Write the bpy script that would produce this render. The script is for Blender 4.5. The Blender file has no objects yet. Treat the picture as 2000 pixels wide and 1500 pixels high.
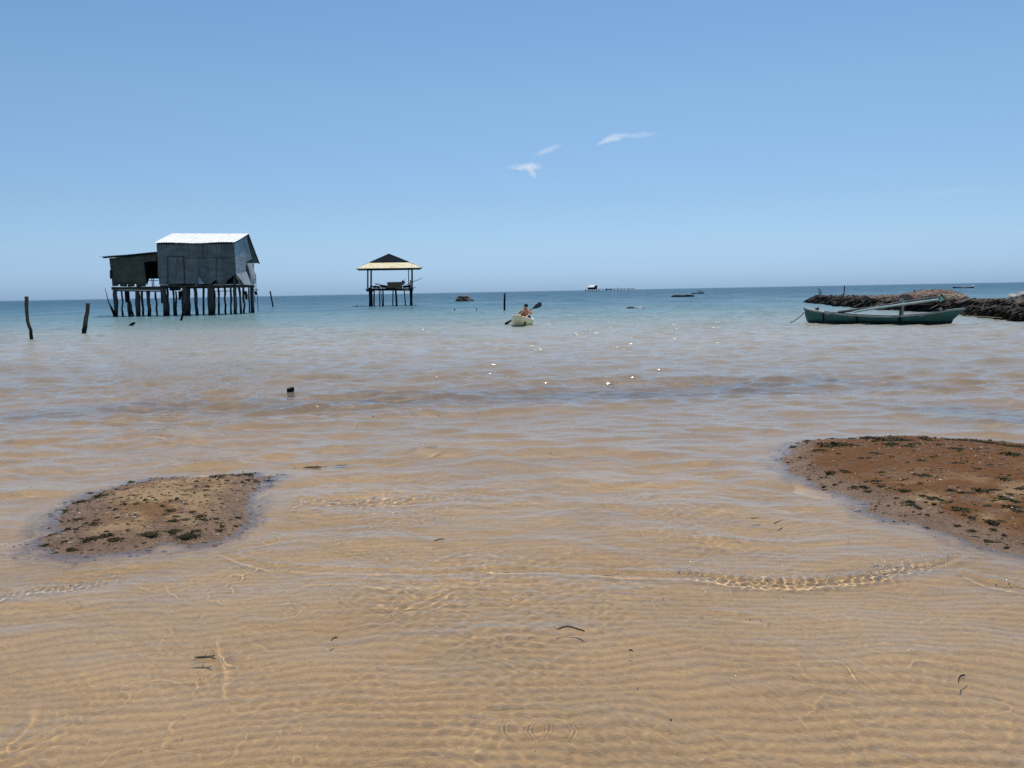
import bpy, bmesh, math, random
import numpy as np
from mathutils import Vector, Matrix, Euler
random.seed(7); RNG = np.random.default_rng(11)
sc = bpy.context.scene
COL = sc.collection
R = math.radians

# ------------------------------------------------------------------ camera
CAM_H = 1.45; FPX = 1560.0; PITCH = R(6.60); ROLL = R(1.06)
cd = bpy.data.cameras.new("camera"); cam = bpy.data.objects.new("camera", cd); COL.objects.link(cam)
cd.sensor_width = 36; cd.lens = 36 * FPX / 2000; cd.clip_start = 0.05; cd.clip_end = 60000
CM = Matrix.Rotation(R(90) - PITCH, 3, 'X') @ Matrix.Rotation(-ROLL, 3, 'Z')
cam.matrix_world = Matrix.Translation((0, 0, CAM_H)) @ CM.to_4x4()
sc.camera = cam
# ------------------------------------------------------------------ sky and sun
SUN_EL = R(66); SUN_AZ = R(12)          # azimuth clockwise from +Y
w = bpy.data.worlds.new("World"); sc.world = w; w.use_nodes = True
nt = w.node_tree; nt.nodes.clear()
sky = nt.nodes.new('ShaderNodeTexSky'); sky.sky_type = 'NISHITA'; sky.sun_disc = False
sky.sun_elevation = SUN_EL; sky.sun_rotation = SUN_AZ
sky.air_density = 1.0; sky.dust_density = 0.6; sky.ozone_density = 1.0
bg = nt.nodes.new('ShaderNodeBackground'); bg.inputs[1].default_value = 0.095
wo = nt.nodes.new('ShaderNodeOutputWorld')
tcw = nt.nodes.new('ShaderNodeTexCoord'); spw = nt.nodes.new('ShaderNodeSeparateXYZ'); rpw = nt.nodes.new('ShaderNodeValToRGB'); mxw = nt.nodes.new('ShaderNodeMix')
mxw.data_type = 'RGBA'; mxw.blend_type = 'MULTIPLY'; mxw.inputs[0].default_value = 1; mxw.clamp_result = False
tint = [(0.0, (.525, .885, 1.70)), (.02, (.56, .86, 1.57)), (.055, (.63, .86, 1.28)), (.11, (.68, .87, 1.12)), (.225, (.77, .98, 1.12)), (.33, (.72, .985, 1.12)), (1.0, (.7, .95, 1.1))]
while len(rpw.color_ramp.elements) < len(tint): rpw.color_ramp.elements.new(0.5)
for e, (p, c) in zip(rpw.color_ramp.elements, tint): e.position = p; e.color = (c[0] / 2, c[1] / 2, c[2] / 2, 1)
dbl = nt.nodes.new('ShaderNodeVectorMath'); dbl.operation = 'SCALE'; dbl.inputs[3].default_value = 2.0
nt.links.new(tcw.outputs['Generated'], spw.inputs[0]); nt.links.new(spw.outputs[2], rpw.inputs[0]); nt.links.new(rpw.outputs[0], dbl.inputs[0])
nt.links.new(sky.outputs[0], mxw.inputs[6]); nt.links.new(dbl.outputs[0], mxw.inputs[7])
nt.links.new(mxw.outputs[2], bg.inputs[0]); nt.links.new(bg.outputs[0], wo.inputs[0])
ld = bpy.data.lights.new("sun", 'SUN'); ld.energy = 4.3; ld.angle = R(0.53); ld.color = (1, 0.95, 0.87)
sun = bpy.data.objects.new("sun", ld); COL.objects.link(sun)
sd = Vector((math.sin(SUN_AZ) * math.cos(SUN_EL), math.cos(SUN_AZ) * math.cos(SUN_EL), math.sin(SUN_EL)))
sun.rotation_euler = sd.to_track_quat('Z', 'Y').to_euler()
sun.location = (0, 0, 30)
ld.cycles.is_caustics_light = True
sc.view_settings.view_transform = 'Standard'; sc.view_settings.look = 'None'
sc.view_settings.gamma = 1; sc.view_settings.exposure = 0.05
cy = sc.cycles
cy.use_denoising = False; cy.max_bounces = 10; cy.transmission_bounces = 6; cy.transparent_max_bounces = 12
cy.sample_clamp_indirect = 6; cy.caustics_reflective = False; cy.caustics_refractive = True
cy.volume_bounces = 3; cy.volume_step_rate = 1

# ------------------------------------------------------------------ helpers
def ray(px, py):
    return CM @ Vector(((px - 1000) / FPX, (750 - py) / FPX, -1))
def W(px, py, z=0.0):                     # where a line of sight meets a level
    d = ray(px, py); t = (z - CAM_H) / d.z
    return Vector((0, 0, CAM_H)) + d * t
def P(px, py, Y):                          # point at distance Y
    d = ray(px, py); return Vector((0, 0, CAM_H)) + d * (Y / d.y)

def tag(o, label=None, cat=None, group=None, kind=None):
    if label: o['label'] = label
    if cat: o['category'] = cat
    if group: o['group'] = group
    if kind: o['kind'] = kind
    return o
def mobj(name, me, mat=None, parent=None):
    o = bpy.data.objects.new(name, me); COL.objects.link(o)
    if mat: me.materials.append(mat)
    if parent: o.parent = parent
    return o
def grid_mesh(name, X, Y, Z, smooth=True):
    n, m = X.shape
    co = np.stack([X, Y, Z], -1).reshape(-1, 3).astype(np.float32)
    i = np.arange(n * m).reshape(n, m)
    q = np.stack([i[:-1, :-1], i[:-1, 1:], i[1:, 1:], i[1:, :-1]], -1).reshape(-1, 4)
    return np_mesh(name, co, q, smooth)
def np_mesh(name, co, q, smooth=True):
    me = bpy.data.meshes.new(name)
    me.vertices.add(len(co)); me.vertices.foreach_set('co', co.astype(np.float32).ravel())
    k = q.shape[1]
    me.loops.add(q.size); me.loops.foreach_set('vertex_index', q.ravel().astype(np.int32))
    me.polygons.add(len(q)); me.polygons.foreach_set('loop_start', np.arange(0, q.size, k, dtype=np.int32))
    me.polygons.foreach_set('loop_total', np.full(len(q), k, np.int32))
    me.update(calc_edges=True); me.validate()
    me.polygons.foreach_set('use_smooth', np.full(len(me.polygons), smooth))
    return me

class NB:                                  # small node builder
    def __init__(s, name):
        s.m = bpy.data.materials.new(name); s.m.use_nodes = True; s.t = s.m.node_tree; s.t.nodes.clear()
        s.out = s.t.nodes.new('ShaderNodeOutputMaterial')
    def n(s, typ, props=None, **ins):
        nd = s.t.nodes.new('ShaderNode' + typ)
        for k, v in (props or {}).items(): setattr(nd, k, v)
        for k, v in ins.items():
            key = int(k[1:]) if k[0] == 'i' and k[1:].isdigit() else k.replace('_', ' ')
            s.set(nd.inputs[key], v)
        return nd
    def set(s, sock, v):
        if hasattr(v, 'is_output'): s.t.links.new(v, sock)
        elif hasattr(v, 'outputs'): s.t.links.new(v.outputs[0], sock)
        else: sock.default_value = v
    def math(s, op, a, b=0.0, c=0.0, clamp=False):
        nd = s.t.nodes.new('ShaderNodeMath'); nd.operation = op; nd.use_clamp = clamp
        s.set(nd.inputs[0], a); s.set(nd.inputs[1], b); s.set(nd.inputs[2], c); return nd.outputs[0]
    def mix(s, f, a, b):
        nd = s.t.nodes.new('ShaderNodeMix'); nd.data_type = 'RGBA'
        s.set(nd.inputs[0], f); s.set(nd.inputs[6], a); s.set(nd.inputs[7], b); return nd.outputs[2]
    def ramp(s, f, stops, interp='LINEAR'):
        nd = s.t.nodes.new('ShaderNodeValToRGB'); cr = nd.color_ramp; cr.interpolation = interp
        while len(cr.elements) < len(stops): cr.elements.new(0.5)
        for e, (p, c) in zip(cr.elements, stops):
            e.position = p; e.color = (*c, 1) if len(c) == 3 else c
        s.set(nd.inputs[0], f); return nd.outputs[0]
    def remap(s, v, a, b, c=0.0, d=1.0, smooth=False):
        nd = s.t.nodes.new('ShaderNodeMapRange'); nd.clamp = True
        if smooth: nd.interpolation_type = 'SMOOTHSTEP'
        for i, x in enumerate((v, a, b, c, d)): s.set(nd.inputs[i], x)
        return nd.outputs[0]
    def coords(s, scale=(1, 1, 1), gen='Object'):
        tc = s.t.nodes.new('ShaderNodeTexCoord'); mp = s.t.nodes.new('ShaderNodeMapping')
        s.t.links.new(tc.outputs[gen], mp.inputs[0]); mp.inputs[3].default_value = scale
        return mp.outputs[0]
    def noise(s, vec, scale, detail=3.0, rough=0.5, dist=0.0):
        nd = s.n('TexNoise', Vector=vec, Scale=scale, Detail=detail, Roughness=rough, Distortion=dist)
        return nd.outputs[0]
    def done(s, sh, vol=None):
        s.set(s.out.inputs[0], sh)
        return s.m
def C(r, g, b): return (r, g, b, 1)
def S(r, g, b):                            # sRGB 0-255 -> linear
    f = lambda v: ((v / 255 + 0.055) / 1.055) ** 2.4 if v > 10 else v / 255 / 12.92
    return (f(r), f(g), f(b), 1)

# ------------------------------------------------------------------ numpy noise
def vnoise(x, y, seed=0):
    xi = np.floor(x).astype(np.int64); yi = np.floor(y).astype(np.int64)
    fx = x - xi; fy = y - yi
    fx = fx * fx * fx * (fx * (fx * 6 - 15) + 10); fy = fy * fy * fy * (fy * (fy * 6 - 15) + 10)
    def h(a, b):
        n = (a * 374761393 + b * 668265263 + seed * 1442695041) & 0xFFFFFFFF
        n = ((n ^ (n >> 13)) * 1274126177) & 0xFFFFFFFF
        return ((n ^ (n >> 16)) & 0xFFFFFF) / float(0xFFFFFF)
    return (h(xi, yi) * (1 - fx) + h(xi + 1, yi) * fx) * (1 - fy) + (h(xi, yi + 1) * (1 - fx) + h(xi + 1, yi + 1) * fx) * fy
def fbm(x, y, o=4, seed=0):
    s = 0; a = 0.5; t = 0
    for i in range(o):
        s = s + a * vnoise(x * 2 ** i, y * 2 ** i, seed + i * 17); t += a; a *= 0.5
    return s / t
def sstep(a, b, v):
    t = np.clip((v - a) / (b - a), 0, 1); return t * t * (3 - 2 * t)
def poly_w(pts): return [(W(*p).x, W(*p).y) for p in pts]
def smooth_poly(pts, n=6, closed=True):
    out = []; N = len(pts)
    rng = range(N) if closed else range(N - 1)
    for i in rng:
        g = (lambda k: pts[k % N]) if closed else (lambda k: pts[min(max(k, 0), N - 1)])
        p0, p1, p2, p3 = g(i - 1), g(i), g(i + 1), g(i + 2)
        for j in range(n):
            t = j / n
            out.append(tuple(0.5 * ((2 * p1[k]) + (-p0[k] + p2[k]) * t + (2 * p0[k] - 5 * p1[k] + 4 * p2[k] - p3[k]) * t * t + (-p0[k] + 3 * p1[k] - 3 * p2[k] + p3[k]) * t ** 3) for k in (0, 1)))
    if not closed: out.append(tuple(pts[-1][:2]))
    return out
def seg_dist(X, Y, pts, closed=False):      # distance to polyline, and parameter along it 0..1
    best = np.full(X.shape, 1e9); par = np.zeros(X.shape); N = len(pts); M = N if closed else N - 1
    for i in range(M):
        ax, ay = pts[i]; bx, by = pts[(i + 1) % N]; dx, dy = bx - ax, by - ay; L = dx * dx + dy * dy + 1e-12
        t = np.clip(((X - ax) * dx + (Y - ay) * dy) / L, 0, 1)
        d = np.hypot(X - ax - t * dx, Y - ay - t * dy)
        m = d < best; best = np.where(m, d, best); par = np.where(m, (i + t) / M, par)
    return best, par
def sdf_poly(X, Y, pts):                    # positive inside
    d, _ = seg_dist(X, Y, pts, True); ins = np.zeros(X.shape, bool); N = len(pts)
    for i in range(N):
        x1, y1 = pts[i]; x2, y2 = pts[(i + 1) % N]
        c = ((y1 > Y) != (y2 > Y)) & (X < (x2 - x1) * (Y - y1) / (y2 - y1 + 1e-12) + x1)
        ins ^= c
    return np.where(ins, d, -d)

# ------------------------------------------------------------------ seabed with two sand bars
BAR_L = smooth_poly(poly_w([(82, 1068), (105, 1036), (150, 985), (230, 955), (320, 938), (400, 934), (470, 928), (512, 936), (500, 960), (470, 990), (455, 1025), (400, 1055), (330, 1060), (230, 1072), (150, 1082)]))
BAR_R = smooth_poly(poly_w([(1532, 890), (1560, 868), (1640, 858), (1750, 856), (1860, 862), (2000, 868), (2250, 885), (2500, 960), (2500, 1120), (2250, 1110), (2000, 1072), (1900, 1055), (1780, 1020), (1700, 985), (1620, 955), (1560, 930), (1536, 912)]))
def bar_h(X, Y):
    n = (fbm(X * 2.2, Y * 2.2, 3, 5) - 0.5) * 2.6 + (fbm(X * 9, Y * 9, 3, 15) - 0.5) * 1.2
    def one(poly, top, bx):
        out = np.full(X.shape, -9.0)
        m = (X > bx[0]) & (X < bx[1]) & (Y > 2.5) & (Y < 10)
        if m.any():
            d = sdf_poly(X[m], Y[m], poly) + n[m] * 0.10
            out[m] = np.where(d > 0, top * (1 - np.exp(-d / 0.30)), d * 0.10 - np.maximum(-d - .2, 0) ** 2 * .35)
        return out
    return np.maximum(one(BAR_L, 0.085, (-6, 0.5)), one(BAR_R, 0.10, (1.5, 9)))
def base_depth(X, Y):
    d = np.maximum(Y, 0)
    z = -0.062 - 0.012 * np.maximum(d - 2.5, 0) - 0.0009 * np.maximum(d - 5, 0) ** 1.7
    return np.maximum(z, -4.5)
def bed_h(X, Y):
    b = base_depth(X, Y) + (fbm(X * 0.7, Y * 0.9, 3, 2) - 0.5) * 0.05 * sstep(2, 6, Y)
    near = np.exp(-np.maximum(Y - 2, 0) / 9)
    wy = Y + 0.16 * X * np.sin(X * 0.25) + 0.26 * fbm(X * 1.3, Y * 1.3, 3, 9) + 0.035 * fbm(X * 6, Y * 9, 3, 4) + 0.05 * fbm(X * 3.1, Y * 4.2, 2, 14)
    ph = wy * 2 * np.pi / 0.062
    rp = 1 - (0.5 - 0.5 * np.sin(ph + .5 * np.sin(ph))) ** 2.2
    b = b + rp * 0.013 * near * (1 - .55 * sstep(-.3, -1.5, X)) * np.clip(2.6 * fbm(X * 1.5, Y * 1.5, 3, 31) - .45, .05, 1.5) 
    br = bar_h(X, Y)
    br = np.where(br > -0.03, br + (fbm(X * 14, Y * 14, 3, 8) - 0.5) * 0.016 * sstep(-0.03, 0.03, br), br)
    k = 0.03                                # smooth maximum
    m = np.maximum(b, br)
    return m + k * np.log(np.exp((b - m) / k) + np.exp(np.maximum(br - m, -30 * k) / k)) * np.exp(-np.maximum(-br, 0) / 0.15)
def trough(X, Y):
    wy = Y + 0.16 * X * np.sin(X * 0.25) + 0.26 * fbm(X * 1.3, Y * 1.3, 3, 9) + 0.035 * fbm(X * 6, Y * 9, 3, 4) + 0.05 * fbm(X * 3.1, Y * 4.2, 2, 14)
    ph = wy * 2 * np.pi / 0.062; return (0.5 - 0.5 * np.sin(ph + .5 * np.sin(ph))) ** 3 * np.exp(-np.maximum(Y - 2, 0) / 7)
def fan(r0, r1, step, far, farstep, a0, a1, na, rbig, near=None):
    rs = [r0]
    while near and rs[-1] < near[0]: rs.append(rs[-1] * (1 + near[1]))
    while rs[-1] < r1: rs.append(rs[-1] * (1 + step))
    while rs[-1] < far: rs.append(rs[-1] * (1 + farstep))
    if rbig: rs.append(rbig)
    r = np.array(rs)[:, None]; a = np.linspace(a0, a1, na)[None, :]
    return r * np.sin(a), -1.2 + r * np.cos(a), r + 0 * a
# material of the sand, dry crust on the bars, wet rim near the water line
def sand_mat():
    b = NB('sand'); v = b.coords(); geo = b.n('NewGeometry'); sep = b.n('SeparateXYZ', i0=geo.outputs['Position'])
    z = sep.outputs[2]
    n1 = b.noise(v, 0.9, 4); n2 = b.noise(v, 5.0, 5, 0.6); n3 = b.noise(v, 60, 4, 0.7); n4 = b.noise(v, 260, 2, 0.6)
    under = b.mix(b.remap(n1, 0.3, 0.7), C(0.68, 0.42, 0.195), C(0.79, 0.505, 0.245))
    under = b.mix(b.remap(b.noise(v, 0.55, 5, 0.65), .48, .66, 0, .5), under, C(0.58, 0.38, 0.19))
    under = b.mix(b.remap(b.noise(v, 2.3, 5, 0.7), .54, .68, 0, .3), under, C(0.55, 0.37, 0.21))
    under = b.mix(b.remap(n3, 0.45, 0.75, 0, 0.35), under, C(0.28, 0.18, 0.10))
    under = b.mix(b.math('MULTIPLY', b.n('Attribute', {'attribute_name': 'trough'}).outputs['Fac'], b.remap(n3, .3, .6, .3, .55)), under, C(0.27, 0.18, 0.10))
    under = b.mix(b.remap(n4, 0.66, 0.72, 0, 0.6), under, C(0.75, 0.66, 0.55))
    # bars
    x = sep.outputs[0]
    film = b.math('MULTIPLY', b.remap(n2, 0.33, 0.46), b.remap(z, 0.036, 0.056))
    wet = b.mix(b.remap(n2, 0.35, 0.65), C(0.115, 0.064, 0.036), C(0.175, 0.106, 0.062))
    wet = b.mix(b.remap(n3, 0.52, 0.62, 0, 0.8), wet, C(0.19, 0.13, 0.095))
    wet = b.mix(b.remap(n3, 0.44, 0.36, 0, 0.85), wet, C(0.05, 0.032, 0.022))
    wet = b.mix(b.remap(n4, 0.64, 0.70, 0, 0.75), wet, C(0.62, 0.52, 0.45))
    rust = b.mix(b.remap(n3, 0.35, 0.7), C(0.100, 0.042, 0.015), C(0.150, 0.072, 0.028))
    tan = b.mix(b.remap(n3, 0.35, 0.7), C(0.22, 0.14, 0.072), C(0.34, 0.235, 0.135))
    top = b.mix(b.remap(x, -0.5, 1.5), tan, rust)
    top = b.mix(b.math('MULTIPLY', b.remap(b.noise(v, 1.9, 4, 0.6), 0.48, 0.58), b.remap(sep.outputs[1], 6.0, 5.0, 0, .8)), top, tan)
    top = b.mix(b.remap(b.noise(v, 2.8, 5, 0.65), 0.50, 0.62, 0, .75), top, rust)
    bar = b.mix(film, wet, top)
    col = b.mix(b.remap(b.math('ADD', z, b.math('MULTIPLY', b.math('SUBTRACT', n2, 0.62), 0.02)), -0.022, -0.004), under, bar)
    rough = b.remap(z, 0.01, 0.06, 0.5, 0.95)
    bump = b.n('Bump', Strength=0.6, Distance=0.012, Height=b.math('ADD', n3, b.math('MULTIPLY', n4, 0.3)))
    p = b.n('BsdfPrincipled', Base_Color=col, Roughness=rough, Normal=bump)
    p.inputs['Specular IOR Level'].default_value = 0.12
    return b.done(p)
SAND = sand_mat()
X, Y, RR = fan(2.6, 12, 0.003, 300, 0.03, R(-48), R(48), 1000, 25000)
Z = bed_h(X, Y); TR = trough(X, Y)
n, m = X.shape
co = np.stack([X, Y, Z], -1).reshape(-1, 3)
ii = np.arange(n * m).reshape(n, m)
Q = np.stack([ii[:-1, :-1], ii[:-1, 1:], ii[1:, 1:], ii[1:, :-1]], -1).reshape(-1, 4)
qz = Z.ravel()[Q].max(1); qx = X.ravel()[Q].mean(1)
def sub(name, mask):
    q = Q[mask]; u, inv = np.unique(q, return_inverse=True)
    me_ = np_mesh(name, co[u], inv.reshape(-1, 4))
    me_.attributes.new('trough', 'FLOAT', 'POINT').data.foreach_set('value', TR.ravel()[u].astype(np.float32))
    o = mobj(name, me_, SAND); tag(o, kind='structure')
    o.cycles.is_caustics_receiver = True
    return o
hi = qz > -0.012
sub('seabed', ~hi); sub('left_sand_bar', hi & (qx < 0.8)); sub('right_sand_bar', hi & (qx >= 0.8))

# ------------------------------------------------------------------ sea surface
RIDGES = [  # (outline in sight lines, height m, half width m, forward steepness)
    ([(470, 1078), (560, 1100), (760, 1108), (1000, 1106), (1300, 1116), (1480, 1134), (1650, 1128), (1800, 1100), (1900, 1078)], 0.0105, 0.030),
    ([(400, 1075), (500, 1062), (560, 1045)], 0.007, 0.026),
    ([(1370, 1190), (1440, 1196), (1500, 1204)], 0.007, 0.026),
    ([(1870, 1110), (1940, 1135), (2040, 1150)], 0.008, 0.028),
    ([(428, 1222), (437, 1262), (450, 1300), (444, 1335), (470, 1380)], 0.004, 0.020), ([(80, 1340), (62, 1400), (15, 1445), (-20, 1500)], 0.005, 0.022), ([(230, 1118), (150, 1140), (70, 1150), (-20, 1168)], 0.006, 0.02), ([(700, 1150), (860, 1160), (1000, 1156)], 0.004, 0.03),
    ([(560, 1130), (680, 1128), (760, 1140)], 0.004, 0.025), ([(300, 1075), (420, 1078), (500, 1095), (560, 1105)], .007, .022),
    ([(-100, 870), (100, 860), (260, 852), (420, 838), (560, 830), (700, 824)], 0.05, 0.26),
    ([(930, 806), (1060, 800), (1200, 790), (1330, 784)], 0.055, 0.24),
    ([(640, 812), (760, 812), (860, 806)], 0.05, 0.18),
    ([(960, 752), (1150, 746), (1400, 742), (1600, 734)], 0.11, 0.42),
    ([(700, 885), (900, 884), (1200, 886), (1450, 884)], 0.032, 0.18),
    ([(760, 985), (1000, 975), (1200, 985), (1420, 1010)], 0.012, 0.16),
    ([(1250, 1030), (1450, 1028), (1650, 1046)], 0.012, 0.14),
    ([(500, 660), (760, 655), (1000, 660)], 0.09, .7),
    ([(-40, 792), (180, 786), (430, 782), (700, 776), (960, 770)], 0.09, 0.38),
    ([(0, 720), (200, 716), (420, 722)], 0.05, 0.5), ([(1500, 800), (1750, 812), (2050, 830)], .06, .35), ([(1450, 690), (1700, 700), (2050, 705)], .07, .6),
    ([(810, 876), (860, 880)], 0.03, 0.12),
    ([(-40, 955), (60, 958), (150, 965)], 0.014, 0.16),
]
RW = [(smooth_poly(poly_w(p), 5, False), hh, ww) for p, hh, ww in RIDGES]
LEFTW = next(i for i, q in enumerate(RIDGES) if q[0][0] == (230, 1118))
def waves(X, Y, RR, sp):
    d = np.hypot(X, Y)
    wx = X + 0.5 * (fbm(X * 0.5, Y * 0.5, 2, 40) - 0.5) + 0.08 * (fbm(X * 4, Y * 4, 2, 41) - 0.5)
    wy = Y + 0.6 * (fbm(X * 0.45, Y * 0.45, 2, 42) - 0.5) + 0.10 * (fbm(X * 3.5, Y * 3.5, 2, 43) - 0.5)
    Z = np.zeros(X.shape)
    g = np.random.default_rng(5)
    grp = 0.45 + 1.1 * fbm(X * 0.25, Y * 0.5, 3, 50)
    for i in range(46):
        L = 0.085 * (5.5 / 0.085) ** (i / 45) * g.uniform(0.9, 1.1)
        th = g.normal(0, 0.55); k = 2 * np.pi / L
        slope = 0.022 if L < 0.3 else 0.050 if L < 1.2 else 0.014 if L < 2.2 else 0.005
        sh = np.clip((d - 2) / (6 + 3 * L), 0.32 if L < 0.5 else 0.03, 1) ** 0.8
        fade = sstep(2.0, 4.0, L / sp)
        p = (wx * math.sin(th) + wy * math.cos(th)) * k + g.uniform(0, 6.28)
        s = np.sin(p)
        Z += slope / k * sh * fade * grp * (s - 0.30 * np.cos(2 * p) + .1 * np.sin(3 * p))
    nr = d < 8.5                              # capillary ripples of the shallows, in patches
    if nr.any():
        xx = wx[nr]; yy = wy[nr]; q = np.zeros(xx.shape)
        pt = np.clip(2.3 * fbm(X[nr] * .8, Y[nr] * .8, 3, 91) - .75, .06, 1.3) * (.6 + 2.3 * sstep(.5, -1.4, X[nr])) * (1 - sstep(5, 8.5, d[nr]))
        for i in range(20):
            L = 0.030 * (0.12 / 0.030) ** (i / 19) * g.uniform(.9, 1.1); th = g.uniform(-1.5, 1.5); k = 2 * np.pi / L
            fd = sstep(2.2, 3.6, L / (sp[nr] if hasattr(sp, 'shape') else sp))
            q += .034 / k * fd * np.sin((xx * math.sin(th) + yy * math.cos(th)) * k + g.uniform(0, 6.28))
        Z[nr] += q * pt
        xn, yn = X[nr], Y[nr]
        for sd, fq, am, wd in ((71, 1.9, .0034, .028), (72, 3.2, .0026, .036), (73, 5.0, .0020, .048), (74, 7.5, .0012, .06)):
            c = fbm(xn * fq + .45 * fbm(xn * 6, yn * 6, 3, sd), yn * fq * 1.2 + .35 * fbm(xn * 7 + 5, yn * 7, 3, sd + 1), 3, sd) - .5
            msk = np.clip(3.0 * fbm(xn * .9 + sd, yn * .9, 2, sd + 9) - 1.5 + .8 * sstep(.4, -1.4, xn), 0, 1.2) * (1 - sstep(4.6, 7.5, d[nr]))
            msk = msk * np.clip(2.6 * fbm(xn * 4 + sd, yn * 4, 2, sd + 5) - .75, 0, 1.1)
            Z[nr] += .62 * am * msk * np.exp(-(c / wd) ** 2)
    for pts, hh, ww in RW:
        xs = [p[0] for p in pts]; ys = [p[1] for p in pts]
        m = (X > min(xs) - 4 * ww) & (X < max(xs) + 4 * ww) & (Y > min(ys) - 4 * ww) & (Y < max(ys) + 4 * ww)
        if not m.any(): continue
        dx = X[m]; dy = Y[m] + (fbm(X[m] * 1.5 / max(ww, .1) * .2, Y[m] * 0.5, 3, 60) - 0.5) * ww * 1.6
        dd, t = seg_dist(dx, dy, pts)
        env = np.sin(np.clip(t, 0.0, 1) * np.pi) ** 0.6 * (0.4 + 1.0 * fbm(dx * 0.9 / ww * 0.2, dy * 0, 2, 61))
        Z[m] += hh * env * np.exp(-(dd / ww) ** 2)
    # bubbly, rough strip just behind the breaking wavelets
    m = (Y > 3.2) & (Y < 5.6) & (X > -3.6)
    if m.any():
        for k_, (lo, hi_) in ((0, (.50, .93)), (LEFTW, (.0, 1.0))):
            dd, t = seg_dist(X[m], Y[m] - .05, RW[k_][0]); w_ = np.exp(-(dd / .075) ** 2) * sstep(lo, lo + .08, t) * (1 - sstep(hi_ - .08, hi_, t)); q = np.zeros(w_.shape); gg = np.random.default_rng(15)
            for i in range(16):
                L = gg.uniform(.025, .055); th = gg.uniform(0, 6.28); q += .095 * L / 6.28 * np.sin((X[m] * math.sin(th) + Y[m] * math.cos(th)) * 6.28 / L + gg.uniform(0, 6))
            Z[m] += q * w_ * (.5 + fbm(X[m] * 6, Y[m] * 6, 2, 66))
    # two drip rings
    for (px, py) in ((1030, 1405), (1078, 1408)):
        c = W(px, py); r = np.hypot(X - c.x, Y - c.y)
        Z += 0.0005 * np.cos(r * 2 * np.pi / 0.014) * np.exp(-((r - 0.075) / 0.012) ** 2)
    return Z
DARKP = [([(380, 802), (600, 790), (850, 777), (1050, 772), (1300, 768), (1600, 750), (1850, 756)], .75), ([(-60, 822), (200, 802), (420, 792)], .6), ([(1780, 795), (1950, 815), (2150, 850)], .7), ([(1600, 745), (1680, 741)], .5)]
DARKP = [(smooth_poly(poly_w(p), 4, False), w_) for p, w_ in DARKP]
def weed_bed(X, Y):                          # dark weed lying on the bottom
    out = np.zeros(X.shape); m = (Y > 8) & (Y < 16); xm, ym = X[m], Y[m]; o = np.zeros(xm.shape)
    for pts, w_ in DARKP:
        d, t = seg_dist(xm, ym, pts); o = np.maximum(o, np.exp(-(d / w_) ** 2) * np.sin(np.clip(t, .02, .98) * np.pi) ** .4)
    out[m] = np.clip(o * (.35 + 1.1 * fbm(xm * .8, ym * 2.2, 4, 88)), 0, 1); return out
def water_mat():
    b = NB('water'); geo = b.n('NewGeometry'); sep = b.n('SeparateXYZ', i0=geo.outputs['Position'])
    y = sep.outputs[1]
    v = b.coords((1, 1, 1)); va = b.coords((0.55, 1.5, 1))
    warp = b.math('MULTIPLY', b.math('SUBTRACT', b.noise(b.coords((0.02, 0.09, 1)), 1.0, 4, 0.6), 0.5), 26.0)
    yy = b.math('ADD', y, warp)
    lg = b.math('DIVIDE', b.math('LOGARITHM', b.math('MAXIMUM', yy, 1.0), 10.0), 3.0)   # 10 m -> .333, 100 -> .667, 1000 -> 1
    body = b.ramp(lg, [(0.30, C(0.36, 0.275, 0.19)), (0.44, C(0.315, 0.265, 0.205)), (0.505, C(0.25, 0.255, 0.215)), (0.565, C(0.125, 0.20, 0.205)), (0.65, C(0.045, 0.12, 0.165)), (0.80, C(0.025, 0.085, 0.14))])
    fac = b.remap(yy, 3.0, 24.0, 0.03, 1.0, True)
    fac = b.math('POWER', fac, 0.75)
    nf = b.noise(va, 7.0, 3, 0.55); nc = b.noise(va, 1.3, 4, 0.6); nl = b.noise(b.coords((0.35, 1, 1)), 0.35, 4, 0.6)
    hgt = b.math('ADD', b.math('MULTIPLY', nf, b.remap(y, 2, 14, 0.002, 0.017)), b.math('MULTIPLY', nc, b.remap(y, 4, 30, 0.0, 0.12)))
    hgt = b.math('ADD', hgt, b.math('MULTIPLY', nl, b.remap(y, 30, 200, 0.0, 0.45)))
    bump = b.n('Bump', Strength=1.0, Distance=1.0, Height=hgt)
    fr = b.math('MULTIPLY', b.n('Fresnel', IOR=1.333, Normal=bump).outputs[0], b.ramp(b.math('DIVIDE', b.math('LOGARITHM', b.math('MAXIMUM', y, 1.0), 10.0), 3.0), [(0.2, (.95,) * 3), (0.36, (.90,) * 3), (0.5, (.70,) * 3), (0.6, (.48,) * 3), (0.72, (.33,) * 3), (0.9, (.27,) * 3)]))
    gl = b.n('BsdfGlossy', Color=C(1, 1, 1), Roughness=b.remap(y, 6, 22, 0.02, 0.19), Normal=bump)
    wind = b.noise(b.coords((.16, .06, 1)), 1.0, 7, .72); fr = b.math('MULTIPLY', fr, b.mix(b.remap(y, 25, 90), C(1, 1, 1), b.ramp(wind, [(.38, (.45,) * 3), (.62, (1.5,) * 3)])))
    rf = b.n('BsdfRefraction', Color=C(0.97, 0.98, 0.97), IOR=1.333, Roughness=0.0)
    body = b.mix(b.math('MULTIPLY', b.n('Attribute', {'attribute_name': 'weed'}).outputs['Fac'], 1.0), body, C(.075, .09, .11))
    df = b.n('BsdfDiffuse', Color=body)
    at = b.n('Attribute', {'attribute_name': 'depth'}).outputs['Fac']
    tr = b.n('BsdfTransparent', Color=C(0.88, 0.89, 0.88))
    rf = b.n('MixShader', i0=b.math('GREATER_THAN', at, 0.012), i1=tr, i2=rf)
    under = b.n('MixShader', i0=fac, i1=rf, i2=df)
    return b.done(b.n('MixShader', i0=fr, i1=under, i2=gl))
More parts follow.
